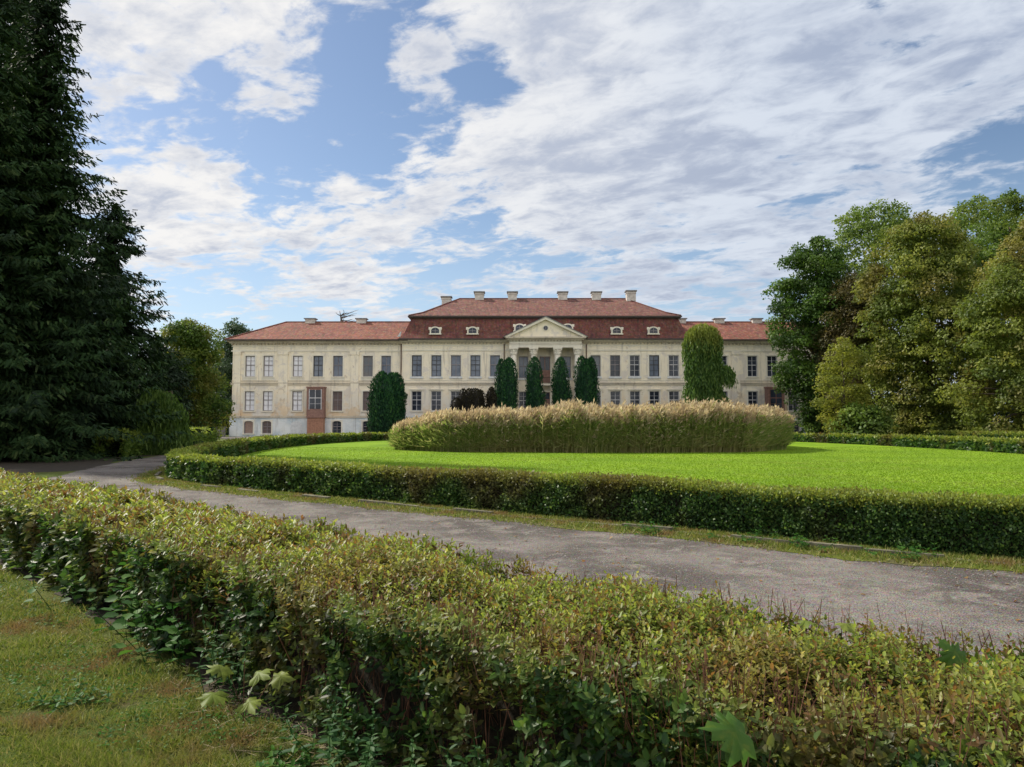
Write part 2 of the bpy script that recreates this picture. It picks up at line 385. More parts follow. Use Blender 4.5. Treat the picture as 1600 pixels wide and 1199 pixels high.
M['thuja'] = foliage('thuja_sprays', [(.007, .027, .014), (.013, .052, .022), (.024, .082, .026), (.05, .13, .032)], patch=.5, pscale=.8, tf=.12, spec=.15, patch_cols=(.008, .032, .022))
M['brown_thuja'] = foliage('brownish_topiary_sprays', [(.014, .012, .010), (.026, .022, .014), (.035, .035, .018)], tf=.1, spec=.1)
M['willow'] = foliage('weeping_leaves', [(.035, .080, .022), (.075, .145, .032), (.13, .205, .045)], [(.15, .18, .030), (.17, .21, .035), (.22, .24, .05)], tf=.35)
M['willow_pale'] = foliage('pale_weeping_leaves', [(.04, .085, .016), (.07, .13, .022), (.12, .19, .035)], tf=.35)
M['g_dark'] = foliage('dark_green_leaves', [(.016, .040, .008), (.034, .078, .012), (.065, .130, .018), (.11, .18, .028)], patch=.5, pscale=.25, patch_cols=(.05, .075, .02))
M['g_light'] = foliage('light_green_leaves', [(.060, .105, .022), (.095, .155, .030), (.14, .20, .040), (.19, .24, .06)], patch=.5, pscale=.3, tf=.45, patch_cols=(.16, .20, .05))
M['g_olive'] = foliage('olive_brown_leaves', [(.048, .078, .015), (.10, .14, .022), (.165, .205, .032), (.26, .27, .055)], patch=.6, pscale=.20, patch_cols=(.23, .175, .050))
M['g_rust'] = foliage('rusty_leaves', [(.045, .045, .014), (.080, .070, .022), (.125, .095, .032)], patch=.6, pscale=.4, patch_cols=(.07, .09, .02))
M['g_yellow'] = foliage('yellow_green_leaves', [(.12, .15, .025), (.19, .21, .030), (.27, .27, .045)], patch=.4, pscale=.5, tf=.45, patch_cols=(.12, .16, .03))
M['g_mid'] = foliage('mid_green_leaves', [(.035, .070, .013), (.07, .125, .020), (.115, .185, .028), (.17, .225, .04)], patch=.6, pscale=.25, patch_cols=(.10, .105, .025))
M['g_round'] = foliage('yellowing_green_leaves', [(.030, .070, .012), (.060, .115, .018), (.10, .16, .024), (.16, .19, .03)], patch=.8, pscale=.3, tf=.4, patch_cols=(.17, .15, .03))
M['g_far'] = foliage('bluish_far_leaves', [(.035, .065, .035), (.055, .095, .050), (.080, .125, .062)], patch=.5, pscale=.2, patch_cols=(.05, .08, .05))
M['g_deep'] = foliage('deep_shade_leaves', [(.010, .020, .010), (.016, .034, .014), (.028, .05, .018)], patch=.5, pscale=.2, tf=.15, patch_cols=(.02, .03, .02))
M['reed_leaf'] = foliage('reed_leaves', [(.11, .17, .045), (.16, .225, .055), (.23, .275, .085), (.30, .28, .13)], [(.26, .22, .10), (.33, .28, .14), (.42, .38, .21)], tf=.5, spec=.2)
M['plume'] = foliage('reed_plumes', [(.27, .20, .135), (.37, .285, .20), (.46, .38, .28), (.58, .51, .40)], tf=.45, rough=.9, spec=.05)
M['grass'] = foliage('grass_blades', [(.080, .120, .018), (.125, .170, .026), (.180, .215, .038), (.30, .26, .11)], patch=1.0, pscale=1.5, tf=.3, patch_cols=(.20, .135, .060))
M['lawn_blade'] = foliage('lawn_blades', [(.138, .230, .011), (.172, .280, .014), (.205, .31, .020)], patch=.8, pscale=.22, tf=.3, patch_cols=(.195, .245, .035))
M['weed'] = foliage('fresh_weed_leaves', [(.025, .085, .018), (.045, .125, .022), (.080, .17, .030)], tf=.35, spec=.12)
M['nettle'] = foliage('nettle_leaves', [(.020, .065, .022), (.040, .10, .030), (.075, .14, .045)], tf=.3, spec=.18, rough=.55)
M['maple_y'] = foliage('yellow_maple_leaves', [(.13, .18, .030), (.19, .23, .045)], patch=.8, pscale=26, tf=.35, patch_cols=(.10, .125, .025))
M['maple_g'] = foliage('green_maple_leaves', [(.040, .105, .012), (.06, .13, .018)], patch=.8, pscale=28, tf=.35, patch_cols=(.10, .15, .02))
M['maple_o'] = foliage('orange_maple_leaf', [(.42, .24, .07), (.50, .30, .10)], tf=.35)
M['straw'] = plain('dry_straw', (.26, .21, .13), .9, .4, 30)
M['fallen'] = foliage('fallen_leaves', [(.20, .09, .03), (.26, .17, .05), (.14, .08, .035)], tf=.2)

# ------------------------------------------------------------------ ground plan
RING = [(6.5, 9.3), (2.5, 12.3), (-2.8, 16.3), (-7.0, 19.6), (-10.6, 23.2), (-12.6, 28.5), (-14.6, 36), (-16.8, 47), (-17.8, 58), (-17.2, 69), (-14.4, 79.5), (-8, 84), (5, 86),
        (18, 84), (26, 79), (29.6, 70), (30.6, 58), (30.4, 46), (28.6, 34), (25, 22), (19, 12), (12.5, 8.2)]
ring = catmull(RING, .3, True); ringN = normals2(ring, True)
# outward side: pick by area sign
area = .5 * np.sum(ring[:, 0] * np.roll(ring[:, 1], -1) - np.roll(ring[:, 0], -1) * ring[:, 1])
if area < 0: ringN = -ringN
def sheet(name, pts, z_, mat, z_fn=None):
    """flat polygon sheet, triangulated, as part of the ground"""
    from mathutils.geometry import tessellate_polygon
    vs = [Vector((p[0], p[1], z_)) for p in pts]; fs = tessellate_polygon([vs])
    me = bpy.data.meshes.new(name); me.from_pydata(vs, [], [tuple(f) for f in fs]); me.update()
    if me.polygons[0].normal.z < 0: me.flip_normals()
    me.materials.append(mat); o = link(bpy.data.objects.new(name, me)); return tag(o, kind='structure')
gv = MB(); gv.box(-900, 900, -300, 1500, -1, 0); g = gv.build('ground', M['ground']); tag(g, kind='structure')
DRIVE = [(-24.5, 66), (-22.2, 56), (-20.2, 45), (-17.9, 34), (-15.3, 25.4), (-13.4, 20), (-10.2, 15.4), (-6.2, 11.3), (-2.2, 7.2), (.3, 4.6), (2.6, 2.6), (9, -2.2),
         (18, -1), (28, 5), (34, 16), (37.5, 35), (38.5, 58), (37.5, 74), (44, 88), (62, 98), (62, 106.5), (20, 106.8), (-42, 106.8), (-56, 106.8), (-52, 99), (-38, 92), (-28, 80)]
dv = catmull(DRIVE, .4, True); s_ = np.arange(len(dv)) * .4; dvN = normals2(dv, True)
dv = dv + dvN * (noise1(s_ * 2.2, 5) * .09)[:, None]
sheet('driveway', dv, .006, M['gravel'])
s_ = np.arange(len(ring)) * .3
sheet('verge', (ring + ringN * (1.0 + noise1(s_ * 1.6, 3) * .16 + noise1(s_ * 7, 4) * .05)[:, None]), .012, M['verge'])
sheet('lawn', ring - ringN * .2, .018, M['lawn'])
sheet('needle_litter', catmull([(-60, 30), (-30, 25), (-16.5, 27), (-18.8, 36), (-21, 46), (-27, 66), (-60, 66)], 1, True) + noise1(np.arange(len(catmull([(-60, 30), (-30, 25), (-16.5, 27), (-18.8, 36), (-21, 46), (-27, 66), (-60, 66)], 1, True))) * 1.0, 8)[:, None] * .3, .004, M['litter'])
NEARP = [(-19.2, 22.8), (-14.7, 18.3), (-9.75, 13.45), (-6.6, 10.45), (-3.8, 7.8), (-1.75, 5.75), (-.6, 4.6), (.5, 3.65), (1.7, 2.72), (3.3, 1.72), (5.4, .75)]
q_ = catmull(NEARP, .15); qn = normals2(q_, False); qn = qn if qn[10][1] < 0 else -qn; s_ = np.arange(len(q_)) * .15
sheet('soil_strip', np.concatenate([q_ + qn * (.70 + .10 * noise1(s_ * 1.7, 15) + .07 * noise1(s_ * 6, 16))[:, None], (q_ - qn * .55)[::-1]]), .005, M['litter'])
# low rows of kerb stones beside the ring hedge
kb = MB(); kc = ring + ringN * .40; acc_s = 0; rk = random.Random(4)
i = 0
while i < len(kc) - 4:
    n_ = 3; a, b = kc[i], kc[i + n_]
    if rk.random() > .16 and (a[1] < 60):
        dx, dy = b - a; L_ = math.hypot(dx, dy); tx, ty = dx / L_, dy / L_; nx, ny = -ty, tx; h = .065 + rk.uniform(-.045, .02); g0 = .012; tw = .055; j = rk.uniform(-.015, .015)
        a2 = a + np.array([tx, ty]) * g0; b2 = b - np.array([tx, ty]) * g0
        vs = []
        for q in (a2, b2):
            for sg, zt in ((-1, -.02), (1, -.02), (1, h), (-1, h)): vs.append((q[0] + nx * (sg * tw + j), q[1] + ny * (sg * tw + j), zt + (rk.uniform(-.008, .008) if zt > 0 else 0)))
        kb.add(vs, [(0, 1, 2, 3), (7, 6, 5, 4), (0, 4, 5, 1), (1, 5, 6, 2), (2, 6, 7, 3), (3, 7, 4, 0)])
    i += n_
tag(kb.build('kerb', M['kerb']), kind='structure')

# ------------------------------------------------------------------ the palace
PX, PY = 4.86, 108.0
def palace():
    root = empty('palace', (PX, PY, 0), 'long cream two-storey palace with red tiled roofs and columned portico', 'palace')
    EAVE = 14.05
    def openwall(name, x0, x1, z0, z1, y, ops, mat, rev=.32, sides=(True, True), depth=12.0, parent=root):
        """wall face at y with real openings (x0,x1,z0,z1) and their reveals"""
        mb = MB(); xs = sorted({x0, x1, *[o[0] for o in ops], *[o[1] for o in ops]}); zs = sorted({z0, z1, *[o[2] for o in ops], *[o[3] for o in ops]})
        for i in range(len(xs) - 1):
            for j in range(len(zs) - 1):
                cx, cz = (xs[i] + xs[i+1]) / 2, (zs[j] + zs[j+1]) / 2
                if any(o[0] < cx < o[1] and o[2] < cz < o[3] for o in ops): continue
                mb.quad((xs[i], y, zs[j]), (xs[i+1], y, zs[j]), (xs[i+1], y, zs[j+1]), (xs[i], y, zs[j+1]))
        for a, b, c_, d_ in ops:
            mb.quad((a, y, c_), (a, y, d_), (a, y + rev, d_), (a, y + rev, c_)); mb.quad((b, y, d_), (b, y, c_), (b, y + rev, c_), (b, y + rev, d_))
            mb.quad((a, y, d_), (b, y, d_), (b, y + rev, d_), (a, y + rev, d_)); mb.quad((b, y, c_), (a, y, c_), (a, y + rev, c_), (b, y + rev, c_))
            mb.quad((a, y + rev, c_), (b, y + rev, c_), (b, y + rev, d_), (a, y + rev, d_))
        if sides[0]: mb.quad((x0, y + depth, z0), (x0, y, z0), (x0, y, z1), (x0, y + depth, z1))
        if sides[1]: mb.quad((x1, y, z0), (x1, y + depth, z0), (x1, y + depth, z1), (x1, y, z1))
        return mb.build(name, mat, parent)
    def window(xc, z0, z1, wd, y, kind, trim=True, arched=False, white_sill=False, hood=False):
        """frame with glazing bars, pane, sill and plaster surround; y is the wall face"""
        fr, pn, nb = {'curtain': ('frame_lilac', 'curtain', 4), 'blue': ('frame_lilac', 'glass_blue', 2), 'bluedark': ('frame_dark', 'glass_blue', 3), 'grey': ('frame_lilac', 'glass_grey', 2),
                      'dark': ('frame_white', 'glass_dark', 4), 'darkn': ('frame_lilac', 'glass_dark', 3), 'brown': ('frame_lilac', 'brownpane', 3), 'brick': ('frame_lilac', 'brick', 0), 'bay': ('frame_white', 'glass_dark', 3)}[kind]
        yf = y + .20; t_ = .085; mb = MB(); a, b = xc - wd / 2, xc + wd / 2
        mb.box(a, a + t_, yf - .05, yf + .05, z0, z1); mb.box(b - t_, b, yf - .05, yf + .05, z0, z1)
        mb.box(a + t_, b - t_, yf - .05, yf + .05, z0, z0 + t_); mb.box(a + t_, b - t_, yf - .05, yf + .05, z1 - t_, z1)
        zi0, zi1 = z0 + t_, z1 - t_
        if nb:
            bw = .035 if nb > 2 else .028; zr = zi0 + (zi1 - zi0) * .56
            mb.box(a + t_, b - t_, yf - .045, yf + .03, zr - .05, zr + .05)
            mb.box(xc - bw, xc + bw, yf - .04, yf + .03, zi0, zr - .05); mb.box(xc - bw, xc + bw, yf - .04, yf + .03, zr + .05, zi1)
            if nb >= 3:
                for q in ((zi0 + (zr - zi0) * .5), (zr + (zi1 - zr) * .5)):
                    mb.box(a + t_, xc - bw, yf - .03, yf + .02, q - .018, q + .018); mb.box(xc + bw, b - t_, yf - .03, yf + .02, q - .018, q + .018)
        f = mb.build('window', M[fr], root)
        g_ = MB(); g_.box(a + .02, b - .02, yf + .052, yf + .07, z0 + .02, z1 - .02); g_.build('pane', M[pn], f)
        s_ = MB()
        if trim:
            tw = .19; s_.box(a - tw, a, y - .07, y + .10, z0, z1); s_.box(b, b + tw, y - .07, y + .10, z0, z1); s_.box(a - tw, b + tw, y - .07, y + .10, z1, z1 + tw)
            if hood: s_.box(a - tw - .14, b + tw + .14, y - .22, y + .10, z1 + tw, z1 + tw + .10)
            if arched:
                n = 8; R_ = wd * .78; zc = z1 - R_ + .02
                for sg in (-1, 1):
                    pl = [(xc + sg * wd / 2, z1)] + [(xc + sg * x_, zc + math.sqrt(max(R_ ** 2 - x_ ** 2, 0))) for x_ in np.linspace(wd / 2, 0.0, n)]
                    if sg > 0: pl = pl[::-1]
                    s_.prism_y(pl, y - .03, y + .12)
            s_.build('surround', M['trim'], f)
        q = MB(); q.box(a - .22, b + .22, y - .17, y + .12, z0 - (.30 if white_sill else .16), z0); q.build('sill', M['white'] if white_sill else M['trim'], f)
        return f
    # openings; offsets in metres from the portico's middle
    U = (8.75, 11.80); Lw = (3.75, 6.60); Bs = (.45, 2.25)
    cen = [7.34, 10.2, 13.05, 15.9, 18.76]; wing = [23.3, 25.96, 30.36, 33.25, 36.25, 40.55, 43.2]
    UK = {-1: ['blue', 'grey', 'blue', 'bluedark', 'curtain', 'curtain', 'curtain'], 1: ['darkn', 'dark', 'dark', 'dark', 'dark', 'darkn', 'dark']}
    LK = {-1: ['grey', 'brown', 'brown', None, 'curtain', 'curtain', 'curtain'], 1: ['dark', 'dark', 'dark', None, 'dark', 'dark', 'dark']}
    BK = {-1: ['dark', 'darkn', 'darkn', None, 'arch', 'brown', 'brick'], 1: ['darkn', 'dark', 'darkn', None, 'darkn', 'darkn', 'dark']}
    CU = {-1: ['blue', 'bluedark', 'blue', 'bluedark', 'bluedark'], 1: ['grey', 'darkn', 'dark', 'bluedark', 'dark']}
    CL = {-1: ['dark', 'grey', 'dark', 'dark', 'dark'], 1: ['dark'] * 5}
    WY, CY = 0.0, -.35
    for sg in (-1, 1):
        x0, x1 = sorted((sg * 20.95, sg * 45.8)); ops = []; bops = []
        for k, c_ in enumerate(wing):
            xc = sg * c_; wd = 1.42
            ops.append((xc - wd / 2, xc + wd / 2, *U)); window(xc, *U, wd, WY, UK[sg][k])
            if LK[sg][k]:
                ops.append((xc - wd / 2, xc + wd / 2, *Lw)); window(xc, *Lw, wd, WY, LK[sg][k], hood=(k in (3, 4)))
            bk = BK[sg][k]
            if bk == 'arch':
                b = MB(); n = 10; pl = [(xc - .85, .45), (xc + .85, .45)] + [(xc + .85 * math.cos(t), 1.55 + .7 * math.sin(t)) for t in np.linspace(0, math.pi, n)]
                b.prism_y(pl, WY - .30, WY - .05); b.build('blind_arch', M['white'], root)
            elif bk:
                bops.append((xc - .65, xc + .65, *Bs)); window(xc, *Bs, 1.3, WY - .22, bk, arched=True)
        openwall('wing_wall', x0, x1, 2.75, EAVE, WY, ops, M['wall'], sides=(sg < 0, sg > 0), depth=14)
        openwall('plinth', x0 - (.22 if sg < 0 else 0), x1 + (.22 if sg > 0 else 0), 0.0, 2.75, WY - .22, bops, M['plinth'], sides=(sg < 0, sg > 0), depth=14.4)
        t = MB(); xa, xb = (x0 - .34, x1) if sg < 0 else (x0, x1 + .34)
        t.box(xa, xb, WY - .36, WY + .03, 2.72, 2.92); t.box(xa + .06, xb - .06, WY - .28, WY + .03, 2.92, 3.02); t.build('plinth_moulding', M['cornice'], root)
        t = MB(); t.box(xa + .14, xb - .14, WY - .13, WY + .03, 7.52, 7.74); t.box(xa + .10, xb - .10, WY - .19, WY + .03, 7.74, 7.86); t.box(xa + .24, xb - .24, WY - .06, WY + .03, 8.02, 8.16); t.build('belt_course', M['cornice'], root)
        t = MB(); t.box(xa + .14, xb - .14, WY - .10, WY + .03, 12.42, 12.62); t.box(xa + .18, xb - .18, WY - .06, WY + .03, 13.18, 13.30); t.build('frieze_band', M['trim'], root)
        t = MB(); t.box(xa - .1, xb + .1, WY - .45, WY + .05, 13.62, 13.80); t.box(xa - .3, xb + .3, WY - .70, WY + .05, 13.80, EAVE + .02)
        for xm in np.arange(xa + .2, xb - .2, .52): t.box(xm, xm + .2, WY - .34, WY + .03, 13.42, 13.62)
        t.build('cornice', M['cornice'], root)
        for px_, pw_ in ((45.05, .95), (38.35, 1.35), (27.9, 1.2)):
            t = MB(); xc = sg * px_; t.box(xc - pw_ / 2, xc + pw_ / 2, WY - .17, WY + .02, 3.05, 12.30); t.box(xc - pw_ / 2 - .12, xc + pw_ / 2 + .12, WY - .27, WY + .02, 3.03, 4.1)
            t.box(xc - pw_ / 2 - .10, xc + pw_ / 2 + .10, WY - .26, WY + .02, 11.95, 12.41); t.build('pilaster', M['wall'], root)
        # framed plaster panels between the storeys
        for c_ in wing:
            t = MB(); xc = sg * c_
            t.box(xc - 1.0, xc + 1.0, WY - .05, WY + .02, 8.24, 8.58); t.build('apron', M['trim'], root)
        # timber porch bay
        xc = sg * 33.25; b = MB(); yb = WY - 1.35
        b.box(xc - 1.25, xc + 1.25, yb, WY - .23, 2.9, 7.05); b.box(xc - 1.36, xc + 1.36, yb - .12, WY - .2, 7.05, 7.22); b.box(xc - 1.32, xc + 1.32, yb - .08, WY - .23, 2.72, 2.9)
        for q in (-1.2, 1.1): b.box(xc + q, xc + q + .12, yb - .05, yb, 2.9, 7.05)
        bay = b.build('porch_bay', M['timber'], root)
        g_ = MB(); g_.box(xc - .82, xc + .82, yb - .02, yb + .01, 4.0, 6.75); g_.build('pane', M['glass_dark'], bay)
        g_ = MB(); g_.box(xc - .04, xc + .04, yb - .06, yb - .02, 4.0, 6.75); g_.box(xc - .82, xc + .82, yb - .058, yb - .022, 5.52, 5.64)
        g_.box(xc - .82, xc - .04, yb - .05, yb - .024, 4.72, 4.76); g_.box(xc + .04, xc + .82, yb - .05, yb - .024, 4.72, 4.76)
        for q in (-.92, .82): g_.box(xc + q, xc + q + .10, yb - .07, yb, 3.9, 6.85)
        g_.build('glazing_bars', M['frame_white'] if sg < 0 else M['frame_brown'], bay)
        b = MB(); b.box(xc - 1.15, xc + 1.15, yb + .12, WY - .23, 0, 2.72)
        for q in np.linspace(-1.0, .95, 9): b.box(xc + q, xc + q + .045, yb + .085, yb + .12, .08, 2.2)
        b.box(xc - 1.15, xc - 1.0, yb + .06, yb + .12, 0, 2.5); b.box(xc + 1.0, xc + 1.15, yb + .06, yb + .12, 0, 2.5); b.box(xc - 1.0, xc + 1.0, yb + .06, yb + .12, 2.3, 2.5); b.box(xc - .03, xc + .03, yb + .07, yb + .12, 0, 2.3)
        b.build('porch_door', M['door'], root)
        # central block, its half on this side
        x0, x1 = sorted((sg * 5.35, sg * 20.95)); ops = []
        for k, c_ in enumerate(cen):
            xc = sg * c_; wd = 1.46
            ops.append((xc - wd / 2, xc + wd / 2, U[0], U[1] + .05)); window(xc, U[0], U[1] + .05, wd, CY, CU[sg][k], white_sill=True)
            ops.append((xc - wd / 2, xc + wd / 2, *Lw)); window(xc, *Lw, wd, CY, CL[sg][k], hood=True)
        openwall('central_wall', x0, x1, 0, EAVE + .1, CY, ops, M['wall'], sides=(True, True), depth=(.35))
        t = MB(); t.box(x0, x1, CY - .30, CY + .03, 2.72, 2.95); t.box(x0, x1, CY - .14, CY + .03, 0.02, 2.72); t.build('plinth', M['plinth'], root)
        t = MB(); t.box(x0, x1, CY - .13, CY + .03, 7.52, 7.74); t.box(x0, x1, CY - .19, CY + .03, 7.74, 7.86); t.build('belt_course', M['cornice'], root)
        t = MB(); t.box(x0, x1, CY - .10, CY + .03, 12.50, 12.70); t.box(x0, x1, CY - .06, CY + .03, 13.22, 13.36); t.box(x0, x1, CY - .06, CY + .03, 8.14, 8.24); t.build('frieze_band', M['trim'], root)
        t = MB(); xa, xb = (x0 - .35, x1) if sg < 0 else (x0, x1 + .35)
        t.box(xa, xb, CY - .45, CY + .05, 13.72, 13.90); t.box(xa, xb, CY - .72, CY + .05, 13.90, EAVE + .14)
        for xm in np.arange(xa + .2, xb - .2, .52): t.box(xm, xm + .2, CY - .34, CY + .03, 13.52, 13.72)
        t.build('cornice', M['cornice'], root)
        for xq, yq in ((21.05, CY - .12), (6.0, CY - .12)):
            t = MB(); t.tube([(sg * xq, yq, .1), (sg * xq, yq, 13.5)], [.085, .085], 8); t.build('downpipe', M['pipe'], root, True)
    # loggia wall behind the columns
    ops = [(-3.85, -2.45, 8.6, 11.8), (2.45, 3.85, 8.6, 11.8), (-.8, .8, 7.9, 11.8), (-3.85, -2.45, 3.6, 6.6), (2.45, 3.85, 3.6, 6.6), (-.75, .75, 2.9, 6.5)]
    openwall('loggia_wall', -5.35, 5.35, 0, 14.0, 1.0, ops, M['wall'], sides=(False, False))
    for xc in (-3.15, 3.15):
        window(xc, 8.6, 11.8, 1.4, 1.0, 'blue', white_sill=True); window(xc, 3.6, 6.6, 1.4, 1.0, 'dark')
    for z0, z1, wd, up in ((7.9, 11.8, 1.6, True), (2.9, 6.5, 1.5, False)):
        d_ = MB(); y = 1.12; a, b = -wd / 2, wd / 2
        d_.box(a, b, y, y + .08, z0, z0 + (z1 - z0) * (.48 if up else .72)); d_.box(a, a + .1, y - .03, y + .05, z0, z1); d_.box(b - .1, b, y - .03, y + .05, z0, z1); d_.box(-.05, .05, y - .04, y + .05, z0, z1); d_.box(a + .1, b - .1, y - .03, y, z1 - .1, z1)
        dr = d_.build('door', M['timber'], root)
        g_ = MB(); g_.box(a + .02, b - .02, y + .02, y + .06, z0 + (z1 - z0) * (.48 if up else .72) + .01, z1 - .02); g_.build('pane', M['glass_dark'], dr)
        g_ = MB(); g_.box(a - .22, a, .92, 1.1, z0, z1 + .2); g_.box(b, b + .22, .92, 1.1, z0, z1 + .2); g_.box(a, b, .92, 1.1, z1, z1 + .2); g_.build('surround', M['trim'], dr)
    t = MB(); t.box(-5.35, -4.75, CY - .1, 1.0, 0, 14.0); t.box(4.75, 5.35, CY - .1, 1.0, 0, 14.0); t.build('anta', M['wall'], root)
    t = MB(); t.box(-5.3, 5.3, -2.1, 1.0, 0.0, 2.6); t.build('portico_base', M['plinth'], root)
    for xc in (-4.62, -1.73, 1.73, 4.62):
        t = MB(); t.lathe(xc, -1.25, [(.50, 3.0), (.47, 6), (.45, 9), (.40, 12.0)], 20); col_ = t.build('column', M['trim'], root, True)
        t = MB(); t.box(xc - .64, xc + .64, -1.89, -.61, 2.6, 2.82); t.lathe(xc, -1.25, [(.60, 2.82), (.62, 2.9), (.56, 3.0)], 20); t.build('base', M['trim'], col_)
        t = MB(); t.lathe(xc, -1.25, [(.42, 11.75), (.50, 11.9), (.46, 12.1), (.54, 12.35), (.58, 12.6)], 16)
        for k in range(8):
            a = k * math.pi / 4; ca, sa = math.cos(a), math.sin(a)
            for zq, rq in ((12.0, .47), (12.32, .53)):
                t.box(xc + ca * rq - .09, xc + ca * rq + .09, -1.25 + sa * rq - .09, -1.25 + sa * rq + .09, zq, zq + .24)
        for sx in (-1, 1): t.lathe(xc + sx * .50, -1.72, [(.10, 12.45), (.16, 12.55), (.10, 12.72)], 8)
        t.box(xc - .66, xc + .66, -1.91, -.59, 12.62, 12.84); t.build('capital', M['trim'], col_)
    t = MB(); t.box(-5.28, 5.28, -1.80, -.45, 12.85, 13.35); t.box(-5.22, 5.22, -1.74, -.45, 13.35, 13.95); t.build('entablature', M['trim'], root)
    t = MB(); t.box(-5.32, 5.32, -1.86, -.45, 13.32, 13.40); t.build('architrave_fillet', M['cornice'], root)
    t = MB(); t.box(-5.55, 5.55, -2.15, -.40, 13.95, 14.15); t.box(-5.8, 5.8, -2.42, -.40, 14.15, 14.36)
    for xm in np.arange(-5.3, 5.2, .46): t.box(xm, xm + .2, -1.96, -1.74, 13.75, 13.94)
    t.build('portico_cornice', M['cornice'], root)
    pd = MB(); pd.prism_y([(-5.5, 14.36), (5.5, 14.36), (0, 17.0)], -1.80, -1.5); ped = pd.build('pediment', M['wall'], root)
    rc_ = MB()
    for sg in (-1, 1):
        rc_.prism_y([(sg * 6.0, 14.34), (sg * 5.35, 14.34), (0, 16.86), (0, 17.22)][::1 if sg < 0 else -1], -2.36, -1.3)
    rc_.build('raking_cornice', M['trim'], ped)
    rc_ = MB()
    for sg in (-1, 1):
        rc_.prism_y([(sg * 6.12, 14.36), (sg * 6.0, 14.36), (0, 17.23), (0, 17.33)][::1 if sg < 0 else -1], -2.46, 4.0)
    rc_.build('gable_roof', M['cap'], ped)
    t = MB(); n = 20; t.prism_y([(.44 * math.cos(a), 15.65 + .44 * math.sin(a)) for a in np.linspace(0, 2 * math.pi, n, endpoint=False)], -1.88, -1.80); t.build('oculus_frame', M['trim'], ped)
    t = MB(); t.prism_y([(.32 * math.cos(a), 15.65 + .32 * math.sin(a)) for a in np.linspace(0, 2 * math.pi, n, endpoint=False)], -1.92, -1.88); oc = t.build('oculus_pane', M['glass_dark'], ped)
    t = MB(); t.box(-.32, .32, -1.95, -1.92, 15.63, 15.67); t.box(-.02, .02, -1.955, -1.922, 15.33, 15.97); t.build('oculus_bars', M['frame_lilac'], ped)
    # balcony
    t = MB(); t.box(-1.35, 1.35, -.25, 1.0, 7.45, 7.68)
    for q in (-.9, .9): t.prism_y([(q - .12, 6.85), (q + .12, 6.85), (q + .12, 7.45), (q - .12, 7.45)], .3, 1.0)
    bal = t.build('balcony', M['trim'], root)
    t = MB()
    for q in np.linspace(-1.3, 1.3, 17): t.box(q - .018, q + .018, -.22, -.185, 7.68, 8.55)
    for q in np.linspace(-.1, .95, 6):
        for sx in (-1.3, 1.3): t.box(sx - .018, sx + .018, q - .018, q + .018, 7.68, 8.55)
    t.box(-1.34, 1.34, -.235, -.17, 8.55, 8.62); t.box(-1.34, 1.34, -.225, -.18, 7.76, 7.80); t.build('railing', M['iron'], bal)
    # ---- roofs
    for sg in (-1, 1):
        ze, zr = EAVE + .04, 17.75; X0, X1, XR = sg * 46.75, sg * 20.0, sg * 40.2; y0, y1, yr = -.95, 14.8, 7.0
        v = [(X0, y0, ze), (X1, y0, ze), (X1, y1, ze), (X0, y1, ze), (XR, yr, zr), (X1, yr, zr)]
        rf = MB(); fs = [(0, 1, 5, 4), (3, 4, 5, 2), (0, 4, 3), (0, 3, 2, 1)]
        rf.add(v, [f if sg < 0 else f[::-1] for f in fs]); wr = rf.build('wing_roof', M['tile_bright'], root)
        t = MB(); xa, xb = sorted((X0, X1)); t.box(xa - .05, xb, y0 - .14, y0 + .04, ze - .16, ze + .05); t.build('gutter', M['lead'], wr)
        t = MB(); t.tube([(XR, yr, zr), (X1, yr, zr + .02)], [.13, .13], 6); t.tube([(XR, yr, zr), (X0, y0, ze + .02)], [.13, .13], 6); t.build('ridge_tiles', M['tile_dark'], wr)
        for cpx in ((487, 567) if sg < 0 else (1068, 1128, 1187)):
            xc = (cpx - 852) / 10.04; c_ = MB(); c_.box(xc - .75, xc + .75, yr - .55, yr + .55, zr - .7, zr + .42); ch = c_.build('chimney', M['chimney'], wr)
            c_ = MB(); c_.box(xc - .92, xc + .92, yr - .72, yr + .72, zr + .42, zr + .56); c_.build('cap', M['cap'], ch)
        t = MB(); t.prism_y([(sg * 21.55, 14.5), (sg * 21.1, 14.5), (sg * 20.95, 15.35)][::-1 if sg < 0 else 1], -1.12, -.95); t.build('flashing', M['zinc'], wr)
    # mansard
    e = (21.35, -1.15, 20.6, EAVE + .16); m1 = (20.55, -.25, 19.7, 15.25); b_ = (19.75, .9, 18.6, 17.45)
    def rect(r_): hx_, ya, yb, z_ = r_; return [(-hx_, ya, z_), (hx_, ya, z_), (hx_, yb, z_), (-hx_, yb, z_)]
    mb = MB(); v = rect(e) + rect(m1) + rect(b_); fs = []
    for L_ in range(2):
        for k in range(4): k2 = (k + 1) % 4; fs.append((L_*4+k, L_*4+k2, L_*4+4+k2, L_*4+4+k))
    fs.append((3, 2, 1, 0)); mb.add(v, fs); ml = mb.build('mansard_slope', M['tile_dark'], root)
    t = MB(); t.box(-21.4, -5.9, -1.30, -1.10, EAVE, EAVE + .20); t.box(5.9, 21.4, -1.30, -1.10, EAVE, EAVE + .20); t.build('gutter', M['lead'], ml)
    t = MB()
    for hx_, ya, yb, z_, z2 in ((19.95, .62, 18.9, 17.45, 17.60), (20.25, .38, 19.1, 17.60, 17.80)): t.box(-hx_, hx_, ya, yb, z_, z2)
    t.build('break_cornice', M['lead'], ml)
    mb = MB(); zr = 21.9; yr = 9.75; HX = 13.3; k2_ = (20.1, .45, 19.05, 17.81); k3 = (18.2, 1.9, 17.6, 18.45)
    v = rect(k2_) + rect(k3) + [(-HX, yr, zr), (HX, yr, zr)]
